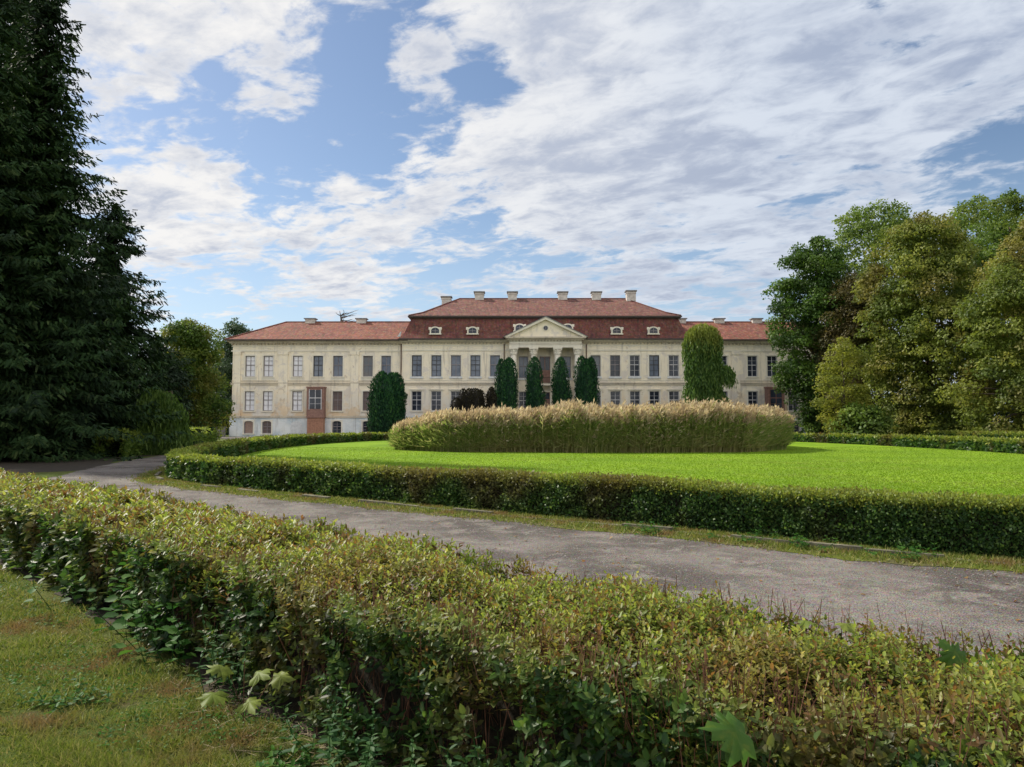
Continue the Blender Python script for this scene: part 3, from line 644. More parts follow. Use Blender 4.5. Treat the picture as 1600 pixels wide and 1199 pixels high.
    mb.add(v, [(0, 1, 5, 4), (1, 2, 6, 5), (2, 3, 7, 6), (3, 0, 4, 7), (4, 5, 9, 8), (5, 6, 9), (6, 7, 8, 9), (7, 4, 8), (3, 2, 1, 0)])
    ur = mb.build('upper_roof', M['tile_top'], root)
    t = MB(); t.tube([(-HX, yr, zr), (HX, yr, zr)], [.14, .14], 6)
    for sx in (-1, 1): t.tube([(sx * HX, yr, zr), (sx * 18.2, 1.9, 18.47), (sx * 20.1, .45, 17.83)], [.13, .13, .13], 6)
    t.build('ridge_tiles', M['tile_dark'], ur)
    for cpx, top, yq in ((701, 22.05, 9.0), (753, 22.95, 9.75), (805, 22.95, 9.75), (884, 22.95, 9.75), (937, 22.95, 9.75), (991, 23.0, 9.0)):
        xc = (cpx - 852) / (9.81 if yq > 9.5 else 9.87); c_ = MB(); c_.box(xc - .72, xc + .72, yq - .6, yq + .6, 19.6, top - .12); c_.box(xc - .80, xc + .80, yq - .68, yq + .68, top - .45, top - .36); ch = c_.build('chimney', M['chimney'], ur)
        c_ = MB(); c_.box(xc - .90, xc + .90, yq - .78, yq + .78, top - .12, top + .06); c_.build('cap', M['cap'], ch)
    for px_, py_ in ((681, 0), (739, 0), (812, .45), (887, .45), (963, 0), (1020, 0)):
        xc = (px_ - 852) / 10.65; z0 = 14.92 + py_; yd = -.85 + py_ * .3; d_ = MB()
        n = 12; outer = [(xc - .80, z0), (xc + .80, z0)] + [(xc + .80 * math.cos(a), z0 + .62 + .48 * math.sin(a)) for a in np.linspace(0, math.pi, n)]
        d_.prism_y(outer, yd, yd + 1.9); d_.box(xc - .92, xc + .92, yd - .06, yd, z0 - .08, z0 + .07); d_.box(xc - .95, xc - .62, yd - .05, yd + .02, z0 + .62, z0 + 1.0); d_.box(xc + .62, xc + .95, yd - .05, yd + .02, z0 + .62, z0 + 1.0)
        dm = d_.build('dormer', M['zinc'] if False else M['trim'], root)
        t = MB(); inner = [(xc - .58, z0 + .13), (xc + .58, z0 + .13)] + [(xc + .58 * math.cos(a), z0 + .50 + .43 * math.sin(a)) for a in np.linspace(0, math.pi, n)]
        t.prism_y(inner, yd - .03, yd - .002); t.build('pane', M['glass_dark'], dm)
        t = MB(); t.box(xc - .03, xc + .03, yd - .06, yd - .031, z0 + .16, z0 + .86); t.box(xc - .48, xc + .48, yd - .055, yd - .032, z0 + .45, z0 + .50); t.build('glazing_bars', M['frame_lilac'], dm)
    # front steps, seen in the gap beside the reeds only in part
    t = MB()
    for k in range(5): t.box(-2.6, 2.6, -4.1 + k * .4, -2.1, k * .5, k * .5 + .5)
    t.build('steps', M['cornice'], root)
palace()
def stone_wall():
    b = MB(); b.box(-13.0, 0, -.25, .25, 0, 1.35); o = b.build('garden_wall', M['stonewall']); o.location = (PX - 46.1, 106.4, 0)
    tag(o, 'low grey stone wall running left from the palace corner', 'wall')
    b = MB(); b.box(-13.1, 0, -.33, .33, 1.35, 1.47); b.build('coping', M['kerb'], o)
stone_wall()

# ------------------------------------------------------------------ hedges
def strip_core(name, A, N, w_in, w_out, z0, z1, mat, parent, closed, seed=0):
    """inner body of a hedge: a lumpy strip between -w_in and +w_out from the line A"""
    s = np.arange(len(A)) * .3; jit = noise1(s * 1.3, seed) * .04
    a = A - N * (w_in + jit)[:, None]; b = A + N * (w_out + jit)[:, None]
    cols = [np.c_[a, np.full(len(A), z0)], np.c_[a, np.full(len(A), z1 * .7)], np.c_[a + (b - a) * .2, np.full(len(A), z1)],
            np.c_[a + (b - a) * .8, np.full(len(A), z1)], np.c_[b, np.full(len(A), z1 * .7)], np.c_[b, np.full(len(A), z0)]]
    k = len(cols); V = np.stack(cols, 1).reshape(-1, 3); n = len(A); F = []
    for i_ in range(n if closed else n - 1):
        j_ = (i_ + 1) % n
        for q in range(k - 1): F.append((i_ * k + q, j_ * k + q, j_ * k + q + 1, i_ * k + q + 1))
    return np_mesh(name, V, F, mat, parent)
def hedge_samples(A, N, closed, wi, wo, h, n, seed, weight=None, top_w=1.0, rnd_edge=.04):
    """random points on the hedge's two sides and top; returns P, outward normal, topness"""
    r = rs(seed); m = len(A); wgt = np.ones(m) if weight is None else weight; wgt = wgt / wgt.sum()
    i_ = r.choice(m, n, p=wgt); f = r.rand(n); j_ = (i_ + 1) % m if closed else np.minimum(i_ + 1, m - 1)
    a = A[i_] * (1 - f[:, None]) + A[j_] * f[:, None]; nn = N[i_] * (1 - f[:, None]) + N[j_] * f[:, None]
    wt = wi + wo; per = 2 * h + wt * top_w; u = r.rand(n) * per
    P = np.zeros((n, 3)); O = np.zeros((n, 3)); top = np.zeros(n)
    lo = u < h; hi = u > h + wt * top_w; mid = ~(lo | hi)
    hN = h * (1 + .06 * noise1(i_ * .3 * .9, seed + 1) + .025 * noise1(P[:, 0] * 0 + i_ * .3 * 4.3 + u * 5, seed + 3))
    P[:, :2] = a
    P[lo, :2] -= nn[lo] * wi; P[lo, 2] = u[lo]; O[lo, :2] = -nn[lo]
    P[hi, :2] += nn[hi] * wo; P[hi, 2] = u[hi] - (h + wt * top_w); O[hi, :2] = nn[hi]
    g = (u[mid] - h) / (wt * top_w); P[mid, :2] += nn[mid] * (-wi + g * wt)[:, None]; P[mid, 2] = hN[mid] - rnd_edge * np.abs(2 * g - 1) ** 3; O[mid, 2] = 1; top[mid] = 1
    P[~mid, 2] *= (hN / h)[~mid]
    edge = (~mid) & (P[:, 2] > h * .86); top[edge] = .7
    bulge = (noise1(i_ * .3 * 2.1, seed + 2) * .07 + noise1(i_ * .3 * 6.1 + P[:, 2] * 9, seed + 4) * .06)[:, None]
    P[:, :2] += np.where(O[:, :2] != 0, np.sign(O[:, :2]) * np.abs(O[:, :2]), 0) * bulge
    return P, O, top, i_
def clipped_hedge(name, label, A, N, closed, wi, wo, h, n, mat, seed, lod=.0036, smin=.04, smax=.22, weight_pow=1.6, frust=True, group=None, rough_edge=.05):
    c0 = A.mean(0); root = empty(name, (float(A[0][0]), float(A[0][1]), 0), label, 'hedge', group)
    A = A - A[0]; off = np.array(root.location[:2])
    dist = np.hypot(A[:, 0] + off[0], A[:, 1] + off[1]); wg = 1 / np.maximum(dist, 7) ** weight_pow
    if frust:
        ang = np.abs((A[:, 0] + off[0]) / np.maximum(A[:, 1] + off[1], .1)); wg = np.where((ang > .95), wg * .12, wg)
    strip_core('stems', A, N, wi - .13, wo - .13,   .02, h - .10, M['core'], root, closed, seed)  # solid dark filler painted as interior shade, not separate stems
    P, O, top, i_ = hedge_samples(A, N, closed, wi, wo, h, n, seed, wg)
    r = rs(seed + 9); dd = dist[i_]; sz = np.clip(dd * lod, smin, smax) * r.uniform(.5, 1.5, len(P))
    P -= O * (r.rand(len(P)) ** 1.6 * .16)[:, None]; P += r.normal(0, rough_edge * .5, P.shape); P[:, 2] = np.maximum(P[:, 2], .01)
    Tn = r.normal(0, 1, P.shape) + O * .5 + np.array([0, 0, .6]); Nn = r.normal(0, .55, P.shape) + O * .9 + np.array([0, 0, .35])
    patch = .5 + .5 * noise1(i_ * .3 * .5, seed + 5)
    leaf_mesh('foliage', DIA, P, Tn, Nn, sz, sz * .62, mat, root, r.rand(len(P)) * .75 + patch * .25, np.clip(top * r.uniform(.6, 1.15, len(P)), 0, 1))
    return root
clipped_hedge('clipped_hedge', 'long clipped hedge curving in a loop around the bright lawn and reeds', ring, ringN, True, .62, .0, .74, 300000, M['ring_hedge'], 21, lod=.0036, smin=.038, weight_pow=1.9)
# weedy fringe at the foot of the ring hedge is in the verge grass below
LH = catmull([(-20.9, 39), (-21.6, 43), (-23.4, 52), (-25.4, 62)], .3)
clipped_hedge('leafy_hedge', 'loose green hedge at the left edge of the drive below the rounded tree', LH, normals2(LH, False), False, .9, .5, 1.15, 32000, M['hedge_leafy'], 31, lod=.0038, rough_edge=.2)
RH = catmull([(37.5, 30), (39.5, 44), (41, 60), (43, 76), (49, 90)], .3)
clipped_hedge('outer_hedge', 'pale brown-topped hedge beyond the drive, below the big trees on the right', RH, normals2(RH, False), False, .4, .4, .95, 40000, M['ring_hedge'], 41, lod=.0034)

# the near hedge: individual shoots with opposite leaves
NEAR = [(-19.2, 22.8), (-14.7, 18.3), (-9.75, 13.45), (-6.6, 10.45), (-3.8, 7.8), (-1.75, 5.75), (-.6, 4.6), (.5, 3.65), (1.7, 2.72), (3.3, 1.72), (5.4, .75)]
near = catmull(NEAR, .2); nearN = normals2(near, False)
# NEAR is the middle line; camera side is where N points down-left
if nearN[10][1] > 0: nearN = -nearN
def near_hedge():
    HH = .78; WI, WO = .68, .66                        # WI away from camera, WO to camera side
    root = empty('overgrown_hedge', (float(near[0][0]), float(near[0][1]), 0), 'broad overgrown hedge in the foreground with yellowing shoots on top', 'hedge')
    off = near[0]; A = near - off; N = nearN; dist = np.hypot(near[:, 0], near[:, 1])
    strip_core('stems', A, N, WI - .22, WO - .40, .0, HH - .24, M['core'], root, False, 55)  # one dark body giving painted shade behind the flank leaves
    wg = 1 / np.maximum(dist, 2.6) ** 1.25
    wg = np.where(near[:, 1] < 1.3, wg * .15, wg)
    # shoots
    n = 46000; P, O, top, i_ = hedge_samples(A, N, False, WI, WO, HH, n, 61, wg, 1.6, .20); r = rs(62)
    W3 = P + np.array([near[0][0], near[0][1], 0]); hole = np.sin(W3[:, 0] * 9 + 2 * np.sin(W3[:, 2] * 11)) * np.sin(W3[:, 1] * 8.3 + 1.7 * np.sin(W3[:, 0] * 5)) + .5 * np.sin(W3[:, 2] * 17 + W3[:, 0] * 13)
    lump = .045 * np.sin(W3[:, 0] * 4.1 + 1.3 * np.sin(W3[:, 1] * 3)) * np.sin(W3[:, 1] * 3.7) + .028 * hole; P += O * lump[:, None]
    low = (O[:, 2] == 0) & (P[:, 2] < HH * .80); keep = ~(low & (r.rand(n) < np.clip(.18 + .75 * (hole < -.05) * (1 - P[:, 2] / HH * .5), 0, .9))); P, O, top, i_ = P[keep], O[keep], top[keep], i_[keep]; n = len(P)
    clump = noise1(i_ * .2 * 3.1 + P[:, 0] * 2, 7) * .5 + r.normal(0, .35, n)
    SL = np.clip(.14 + .06 * clump, .07, .32); strag = r.rand(n) < .07; SL[strag] *= 1.65; P[:, 2] += np.where(O[:, 2] > 0, .03 * clump, 0)
    D = unit(O * np.array([.55, .55, 1.0]) + np.array([0, 0, .75]) + r.normal(0, .22, (n, 3)))
    B0 = P - D * (SL * .62)[:, None] - O * (r.rand(n) ** 1.5 * .10)[:, None]; B0[:, 2] = np.maximum(B0[:, 2], .03)
    srnd = r.rand(n) * .8 + .1 + .2 * noise1(i_ * .2 * .8 + P[:, 1], 9)
    dd = dist[i_]; lsz = np.clip(dd * .0085, .037, .078) * np.where(top > .5, 1.0, 1.2) * r.uniform(.75, 1.3, n)
    K = 8; Ps, Ts, Ns, Ls, Rn, Zn = [], [], [], [], [], []
    for k in range(K):
        t_ = (k + 1) / K; ang = (k // 2) * 1.57 + (k % 2) * math.pi + r.rand(n) * .6
        a1 = unit(np.cross(D, np.array([.2, .3, .9]))); a2 = np.cross(D, a1)
        side = a1 * np.cos(ang)[:, None] + a2 * np.sin(ang)[:, None]
        Tn = unit(side * (1.0 - .35 * t_) + D * (.12 + .45 * t_) + r.normal(0, .18, (n, 3)))
        Ps.append(B0 + D * (SL * (.25 + .75 * t_))[:, None]); Ts.append(Tn); Ns.append(unit(D - side * .35 + r.normal(0, .3, (n, 3))))
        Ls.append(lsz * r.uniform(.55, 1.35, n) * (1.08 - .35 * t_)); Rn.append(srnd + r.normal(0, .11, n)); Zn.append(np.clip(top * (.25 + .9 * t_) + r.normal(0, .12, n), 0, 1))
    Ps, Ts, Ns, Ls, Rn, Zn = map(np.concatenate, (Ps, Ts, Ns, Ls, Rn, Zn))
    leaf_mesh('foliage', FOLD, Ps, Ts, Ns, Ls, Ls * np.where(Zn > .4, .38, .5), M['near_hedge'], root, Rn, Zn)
    # twigs standing in the flanks and through the top
    n = 10000; P, O, top, i_ = hedge_samples(A, N, False, WI, WO, HH, n, 71, wg, .9); r = rs(72)
    P -= O * r.uniform(.03, .2, n)[:, None]; Lt = r.uniform(.15, .42, n); tp = top > .9; Lt[tp] = r.uniform(.06, .20, tp.sum())
    P[tp, 2] -= Lt[tp] * 1.0 - r.uniform(.0, .075, tp.sum())
    Lt = np.minimum(Lt, np.maximum(HH + .03 + .07 * r.rand(n) - P[:, 2], .03))
    leaf_mesh('twigs', STRIP, P, np.array([0, 0, 1]) + r.normal(0, .22, (n, 3)), r.normal(0, 1, (n, 3)) + np.array([0, -1, 0]), Lt, r.uniform(.0025, .0055, n), M['redtwig'], root)
    return root
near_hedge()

# ------------------------------------------------------------------ grass (uncountable)
def blades(name, P, h0, h1, w0, mat, seed, lean=.5, tm=BLADE):
    r = rs(seed); n = len(P)
    Tn = np.array([0, 0, 1.0]) + r.normal(0, lean, (n, 3)) * np.array([1, 1, .3]); L = r.uniform(h0, h1, n)
    dist = np.hypot(P[:, 0], P[:, 1]); W = w0 * np.clip(dist / 5, .8, 4)
    o = leaf_mesh(name, tm, P, Tn, r.normal(0, 1, (n, 3)) + np.array([0, 0, .2]), L, W, mat, None, r.rand(n))
    return tag(o, kind='stuff')
r = rs(81)
def dist_to(A, P):
    out = np.full(len(P), 1e9)
    for q in A[::3]: out = np.minimum(out, (P[:, 0] - q[0]) ** 2 + (P[:, 1] - q[1]) ** 2)
    return np.sqrt(out)
n = 330000; Yg = 3.0 + (r.rand(n) ** 1.7) * 8.5; Xg = -r.rand(n) * (Yg * .86) + .3; P = np.c_[Xg, Yg, np.zeros(n)]
hx = np.interp(P[:, 1], near[::-1, 1], near[::-1, 0]); P = P[P[:, 0] < hx - .45]
pn = np.sin(P[:, 0] * 2.3 + 1.3 * np.sin(P[:, 1] * 1.7)) * np.sin(P[:, 1] * 2.9 + P[:, 0]) ; keep = r.rand(len(P)) < np.clip(.75 + .5 * pn, .25, 1)
P = P[keep]
gap = np.full(len(P), 1e9)
for q in near[::2]: gap = np.minimum(gap, np.hypot(P[:, 0] - q[0], P[:, 1] - q[1]))
P = P[(gap > .70 + r.rand(len(P)) * .28) & ~((np.hypot(P[:, 0] + .75, (P[:, 1] - 3.72) * 1.3) < .38) & (r.rand(len(P)) < .8))]
tuft = np.clip(.8 + .45 * np.sin(P[:, 0] * 7 + 2 * np.sin(P[:, 1] * 5)) * np.sin(P[:, 1] * 8 + P[:, 0] * 3), .4, 1.5)
P[:, 2] += .012 * (tuft - .8)
tag(blades('foreground_grass', P, .025 * tuft, .085 * tuft, .0062, M['grass'], 82, .9), 'patchy mown grass with dead bits in the near left corner', 'grass')
# verge grass round the ring hedge foot
n = 90000; wgt = 1 / np.maximum(np.hypot(ring[:, 0], ring[:, 1]), 8) ** 1.6; wgt /= wgt.sum(); ii = r.choice(len(ring), n, p=wgt)
off_ = np.abs(r.normal(0, .45, n)) * .9; off_ = np.minimum(off_, 1.0 + noise1(ii * .3 * 1.6, 3) * .16); off_ = off_ + np.abs(r.normal(0, .10, n)) * (r.rand(n) < .3); P = np.c_[ring[ii] + ringN[ii] * off_[:, None] + r.normal(0, .10, (n, 2)), np.full(n, .012)]
tag(blades('verge_grass', P, .03, .09, .008, M['grass'], 83, .7), 'mossy grass strip along the kerb of the lawn hedge', 'grass')
# lawn tufts
n = 260000; Yg = 11 + (r.rand(n) ** 1.9) * 45; Xg = (r.rand(n) * 1.5 - .75) * Yg
def inside(P, poly):
    c = np.zeros(len(P), bool); q = poly[::4]; m = len(q)
    for a in range(m):
        x1, y1 = q[a]; x2, y2 = q[(a + 1) % m]
        k = ((y1 > P[:, 1]) != (y2 > P[:, 1])); k &= P[:, 0] < (x2 - x1) * (P[:, 1] - y1) / (y2 - y1 + 1e-9) + x1
        c ^= k
    return c
P = np.c_[Xg, Yg, np.full(n, .018)]; P = P[inside(P, ring - ringN * .8)]
tag(blades('lawn_grass', P, .025, .055, .010, M['lawn_blade'], 84, .7), 'short bright green lawn grass', 'grass')
# pebbles and leaf litter on the drive
def scatter_pts(n, seed):
    r = rs(seed); Yg = 4 + (r.rand(n) ** 1.6) * 26; Xg = (r.rand(n) * 1.6 - .85) * Yg * .95; P = np.c_[Xg, Yg, np.full(n, .008)]
    P = P[inside(P, dv)]; return P[~inside(P, ring + ringN * 1.0)]
P = scatter_pts(26000, 91); r = rs(92); n = len(P); pv_ = []; PT = np.array([(1, 0, 0), (0, 1, 0), (-1, 0, 0), (0, -1, 0), (0, 0, .8)]); sz = r.uniform(.004, .013, n) * np.clip(np.hypot(P[:, 0], P[:, 1]) / 8, .8, 2)
V = P[:, None, :] + PT[None] * sz[:, None, None] * r.uniform(.7, 1.3, (n, 5, 1)); F = (np.arange(n) * 5)[:, None, None] + np.array([(0, 1, 4), (1, 2, 4), (2, 3, 4), (3, 0, 4)])[None]
tag(np_mesh('loose_gravel', V.reshape(-1, 3), F.reshape(-1, 3), M['pebble']), 'loose gravel scattered over the drive', 'gravel', kind='stuff')
P = scatter_pts(900, 93); r = rs(94); n = len(P); P[:, 2] = .014
o = leaf_mesh('leaf_litter', FOLD, P, r.normal(0, 1, (n, 3)) * np.array([1, 1, .15]), np.array([0, 0, 1.]) + r.normal(0, .3, (n, 3)), r.uniform(.03, .07, n), r.uniform(.02, .05, n), M['fallen'], None, r.rand(n))
tag(o, 'small fallen leaves scattered over the drive', 'leaves', kind='stuff')

# ------------------------------------------------------------------ reeds (uncountable)
def reeds():
    r = rs(101); cx, cy, ax, ay = 5.55, 56.5, 14.3, 12.0
    n = 26000; th = r.rand(n) * 2 * math.pi; rr = np.sqrt(r.rand(n)) ; edge = r.rand(n) < .45; rr[edge] = r.uniform(.93, 1.0, edge.sum()); 
    f = np.sin(th); keep = (f < .35) | (r.rand(n) < .3); th, rr = th[keep], rr[keep]; n = len(th)
    lob = 1 + .03 * np.sin(5 * th + 1) + .02 * np.sin(11 * th)
    ex = np.sign(np.cos(th)) * np.abs(np.cos(th)) ** .8; ey = np.sign(np.sin(th)) * np.abs(np.sin(th)) ** .8
    X = cx + ax * rr * lob * ex; Y = cy + ay * rr * lob * ey
    fall = np.clip((1.0 - rr) / .10, 0, 1) ** .6
    xe = (X - cx) / ax; side = np.clip(1 - np.abs(xe) ** 8 * .34, .3, 1) - .20 * np.clip(-xe - .15, 0, 1) ** .8
    H = (2.62 + .22 * noise1(X * .8, 3) + .30 * noise1(X * 2.9 + Y * 1.7, 4) + .12 * xe) * side * (.86 + .14 * fall) * r.uniform(.78, 1.10, n)
    P = np.c_[X, Y, np.zeros(n)]; lean = r.normal(0, .07, (n, 3)) * np.array([1, 1, 0]) + np.array([.05, -.03, 0])
    out = np.c_[(X - cx) / ax, (Y - cy) / ay, np.zeros(n)] * (rr ** 6)[:, None] * .08
    D = unit(np.array([0, 0, 1.0]) + lean + out)
    green = np.clip(.22 + .45 * noise1(X * .55, 12) + np.clip((np.abs(xe) - .5) * 2.4, 0, 1), 0, 1)
    parts = []
    def add(P_, T_, N_, L_, W_, R_, Z_): parts.append((P_, T_, N_, L_, W_, R_, Z_))
    nz = r.normal(0, 1, (n, 3)) + np.array([0, -1, 0])
    add(P, D, nz, H * .93, np.full(n, .034), r.rand(n), np.clip(.9 - green * .8 + r.normal(0, .2, n), 0, 1))
    for k in range(9):
        t_ = r.uniform(.12, .95, n); a = r.rand(n) * 6.283
        sd = np.c_[np.cos(a), np.sin(a), r.uniform(.1, 1.1, n)]
        pz = P + D * (H * t_ * .93)[:, None]
        add(pz, sd, nz, r.uniform(.35, .70, n), r.uniform(.03, .06, n), r.rand(n), np.clip((.6 - t_) * 1.3 - green * .6 + r.normal(0, .25, n), 0, 1))
    cat = [np.concatenate(q) for q in zip(*parts)]
    root = leaf_mesh('reed_bed', STRIP, cat[0], cat[1], cat[2], cat[3], cat[4], M['reed_leaf'], None, cat[5], cat[6])
    tag(root, 'tall stand of reeds with tan feathery plumes in the middle of the lawn', 'reeds', kind='stuff')
    # plumes: drooping to one side
    pl = []
    has = r.rand(n) < .85
    tp = (P + D * (H * .90)[:, None])[has]; m = len(tp); wind = np.array([.55, -.15, 0])
    for k in range(7):
        q = tp + np.c_[r.normal(0, .05, m), r.normal(0, .05, m), r.uniform(.0, .30, m)]
        Tn = np.array([0, 0, .75]) + wind * r.uniform(.2, 1.3, m)[:, None] + r.normal(0, .30, (m, 3))
        pl.append((q, Tn, r.normal(0, 1, (m, 3)) + np.array([0, -1.0, 0]), r.uniform(.16, .38, m), r.uniform(.04, .10, m), np.clip(.45 + .2 * noise1(q[:, 0] * 1.2, 6) + r.normal(0, .22, m), 0, 1)))
    # lower plumes of short stems seen in the flank
    k_ = (rr > .88) & (r.rand(n) < .30); q = (P + D * (H * (1 - .62 * r.rand(n) ** 1.7))[:, None])[k_] + np.array([0, -.12, 0]); m = len(q)
    for k in range(4):
        pl.append((q + r.normal(0, .06, (m, 3)), np.array([.3, -.2, .6]) + r.normal(0, .4, (m, 3)), r.normal(0, 1, (m, 3)) + np.array([0, -1.0, 0]), r.uniform(.14, .30, m), r.uniform(.04, .09, m), np.clip(r.normal(.5, .2, m), 0, 1)))
    cat = [np.concatenate(q) for q in zip(*pl)]
    o = leaf_mesh('plumes', DIA, cat[0], cat[1], cat[2], cat[3], cat[4], M['plume'], root, cat[5]); o['kind'] = 'stuff'
reeds()

# ------------------------------------------------------------------ trees
def trunk_mb(H, r0, limbs, seed, lean=(0, 0)):
    r = random.Random(seed); mb = MB(); pts = []; rad = []
    for k in range(7):
        t_ = k / 6; pts.append((lean[0] * t_ * H + r.uniform(-.1, .1) * (k > 0), lean[1] * t_ * H + r.uniform(-.1, .1) * (k > 0), H * t_ * .85 - .1)); rad.append(r0 * (1.25 if k == 0 else 1) * (1 - t_ * .75))
    mb.tube(pts, rad, 9)
    for e in limbs:
        z0 = max(H * .12, min(e[2] * .62, H * .7)); t0 = z0 / (H * .85); s0 = Vector((lean[0] * t0 * H, lean[1] * t0 * H, z0)); e = Vector(e)
        m_ = s0.lerp(e, .5) + Vector((r.uniform(-.4, .4), r.uniform(-.4, .4), r.uniform(-.2, .9))); rb = r0 * .38 * (1 - t0 * .5)
        mb.tube([s0, s0.lerp(m_, .55), m_, m_.lerp(e, .6), e], [rb, rb * .8, rb * .55, rb * .35, rb * .15], 5)
    return mb
def tree(name, label, cat, base, H, prof, mat, seed, ncl=90, cr=1.25, nl=130, sz=.26, z0=.12, trunk_r=.35, bark='bark', group=None, flat=.52, lean=(0, 0), inner=.35, squash=1.0, droop=0.0):
    """prof: [(height fraction, radius)]; clumps of leaves spread through the crown's outer shell"""
    r = rs(seed); root = empty(name, tuple(base), label, cat, group)
    ts = np.array([p[0] for p in prof]); rsd = np.array([p[1] for p in prof])
    t_ = r.rand(ncl * 6) * (1 - z0) + z0; rad = np.interp(t_, ts, rsd); keep = r.rand(len(t_)) < (rad / rad.max()) ** .8; t_ = t_[keep][:ncl]; ncl = len(t_); rad = np.interp(t_, ts, rsd)
    a = r.rand(ncl) * 2 * math.pi; q = np.where(r.rand(ncl) < inner, r.uniform(.15, .7, ncl), r.uniform(.72, 1.02, ncl))
    lob = 1 + .14 * np.sin(3 * a + seed) + .10 * np.sin(5 * a + 9 * t_ + seed * 1.7)
    rc = np.maximum(rad * lob - cr * .55, .1) * q
    Cn = np.c_[rc * np.cos(a) + lean[0] * t_ * H, rc * np.sin(a) * squash + lean[1] * t_ * H, t_ * H - cr * .3]
    crs = cr * r.uniform(.65, 1.25, ncl) * np.clip(rad / rad.max() + .35, .5, 1)
    cnt = np.maximum((nl * (crs / cr) ** 2).astype(int), 12); idx = np.repeat(np.arange(ncl), cnt); n = len(idx)
    dr = unit(r.normal(0, 1, (n, 3)) + np.array([0, 0, .45])); rr = r.uniform(.45, 1.08, n) ** .7
    P = Cn[idx] + dr * (crs[idx] * rr)[:, None] * np.array([1, 1, flat]); P[:, 2] -= droop * np.hypot(dr[:, 0], dr[:, 1]) ** 2 * crs[idx]
    P[:, 2] = np.maximum(P[:, 2], .05)
    outw = np.c_[np.cos(a), np.sin(a), np.zeros(ncl)][idx]
    Tn = r.normal(0, .7, (n, 3)) + outw * .4 + np.array([0, 0, -.25 - droop]); Nn = dr * 1.2 + r.normal(0, .38, (n, 3)) + np.array([0, 0, .45])
    crn = r.rand(ncl); L = sz * r.uniform(.6, 1.35, n)
    leaf_mesh('crown', DIA, P, Tn, Nn, L, L * .72, mat, root, .72 * crn[idx] + .28 * r.rand(n))
    order = np.argsort(-rc)[:14]
    trunk_mb(H, trunk_r, [tuple(Cn[i_]) for i_ in order], seed, lean).build('trunk', M[bark], root, True)
    return root
def conifer(label, base, H, R0, seed, pw=.95, step=.42, zmin=.04, group='spruces', sz=1.0):
    r = rs(seed); root = empty('spruce_tree', tuple(base), label, 'tree', group)
    Pp, Tt, Nn, LL, WW, RR = [], [], [], [], [], []; mb = MB()
    zz_ = H * zmin
    while zz_ < H * .985:
        t_ = zz_ / H; nb = int(8 + 3 * (1 - t_))
        for b in range(nb):
            a = r.rand() * 6.283; L_ = R0 * (1 - t_) ** pw * r.uniform(.62, 1.12) + .15
            if r.rand() < .06: L_ *= 1.14
            if t_ < .12: L_ *= .72 + 2.2 * t_
            m = max(3, int(L_ / .20)); s = (np.arange(m) + .6) / m
            dv_ = np.array([math.cos(a), math.sin(a), 0]); zb = zz_ + r.uniform(-.2, .2)
            sag = (.30 + .25 * (1 - t_)) * L_
            zc = zb - sag * s + .55 * sag * s ** 3 + (.15 * L_ * s if t_ > .75 else 0)
            pts = dv_[None] * (L_ * s)[:, None]; pts[:, 2] = zc
            if b % 3 == 0 and L_ > 1.2: mb.tube([(0, 0, zb), tuple(pts[m // 4]), tuple(pts[m // 2])], [.04, .02, .01], 3)
            sidev = np.array([-math.sin(a), math.cos(a), 0])
            for sg in (-1, 1, -1, 1, 0):
                k = m; fall = r.uniform(.35, 1.1, k); lsp = (.28 + .42 * (1 - s) * min(1, L_ / 3)) * r.uniform(.6, 1.2, k)
                o_ = r.uniform(-.12, .12, (k, 3)); oo = sidev[None] * (sg * r.uniform(0, .55, k) * np.minimum(.75, .22 * L_) * (1 - .6 * s))[:, None]; oo[:, 2] -= np.abs(oo[:, 0]) * .25 + np.abs(oo[:, 1]) * .25
                Pp.append(pts + o_ + oo); tn = sidev[None] * (sg * .7) + dv_[None] * .55 + np.array([0, 0, -1])[None] * fall[:, None]
                if sg == 0: tn = dv_[None] * 1.0 + np.array([0, 0, -.15]) + r.normal(0, .2, (k, 3))
                Tt.append(tn + r.normal(0, .2, (k, 3))); Nn.append(r.normal(0, .7, (k, 3)) + np.array([0, 0, 1.0]) + dv_ * .5); LL.append(lsp * sz); WW.append(r.uniform(.07, .14, k) * sz); RR.append(np.clip(.35 + .35 * r.rand() + r.normal(0, .2, k), 0, 1))
        zz_ += step * r.uniform(.8, 1.2) * (1.0 if t_ < .8 else .75)
    leaf_mesh('crown', STRIP, np.concatenate(Pp), np.concatenate(Tt), np.concatenate(Nn), np.concatenate(LL), np.concatenate(WW), M['spruce'], root, np.concatenate(RR))
    mb.tube([(0, 0, -.1), (0, 0, H * .3), (0, 0, H * .7), (0, 0, H)], [.42, .33, .16, .02], 10); mb.build('trunk', M['bark_dark'], root, True)
    return root
def P0(px, Y): return (float((px - 800) / FPX * Y), float(Y), 0.0)

SP = 'dark spruces beside the drive'
conifer('tallest dark spruce, its lit edge against the clouds, beside the bend of the drive', P0(52, 38), 28.0, 8.2, 201, 1.12, group=SP)
conifer('dark spruce cut by the left edge of the photo, in front of the tallest spruce', P0(-38, 35), 27, 6.2, 202, .95, group=SP)
conifer('shorter dark spruce to the right of the tallest one, behind the leafy hedge', P0(172, 45), 15.4, 6.2, 203, .72, group=SP)
conifer('small dark spruce filling the gap under the tallest spruce', P0(120, 50), 12.0, 4.6, 204, .7, group=SP)
conifer('dark spruce behind the tallest one at the left side of the picture', P0(8, 50), 37.0, 7.5, 205, .9, group=SP)
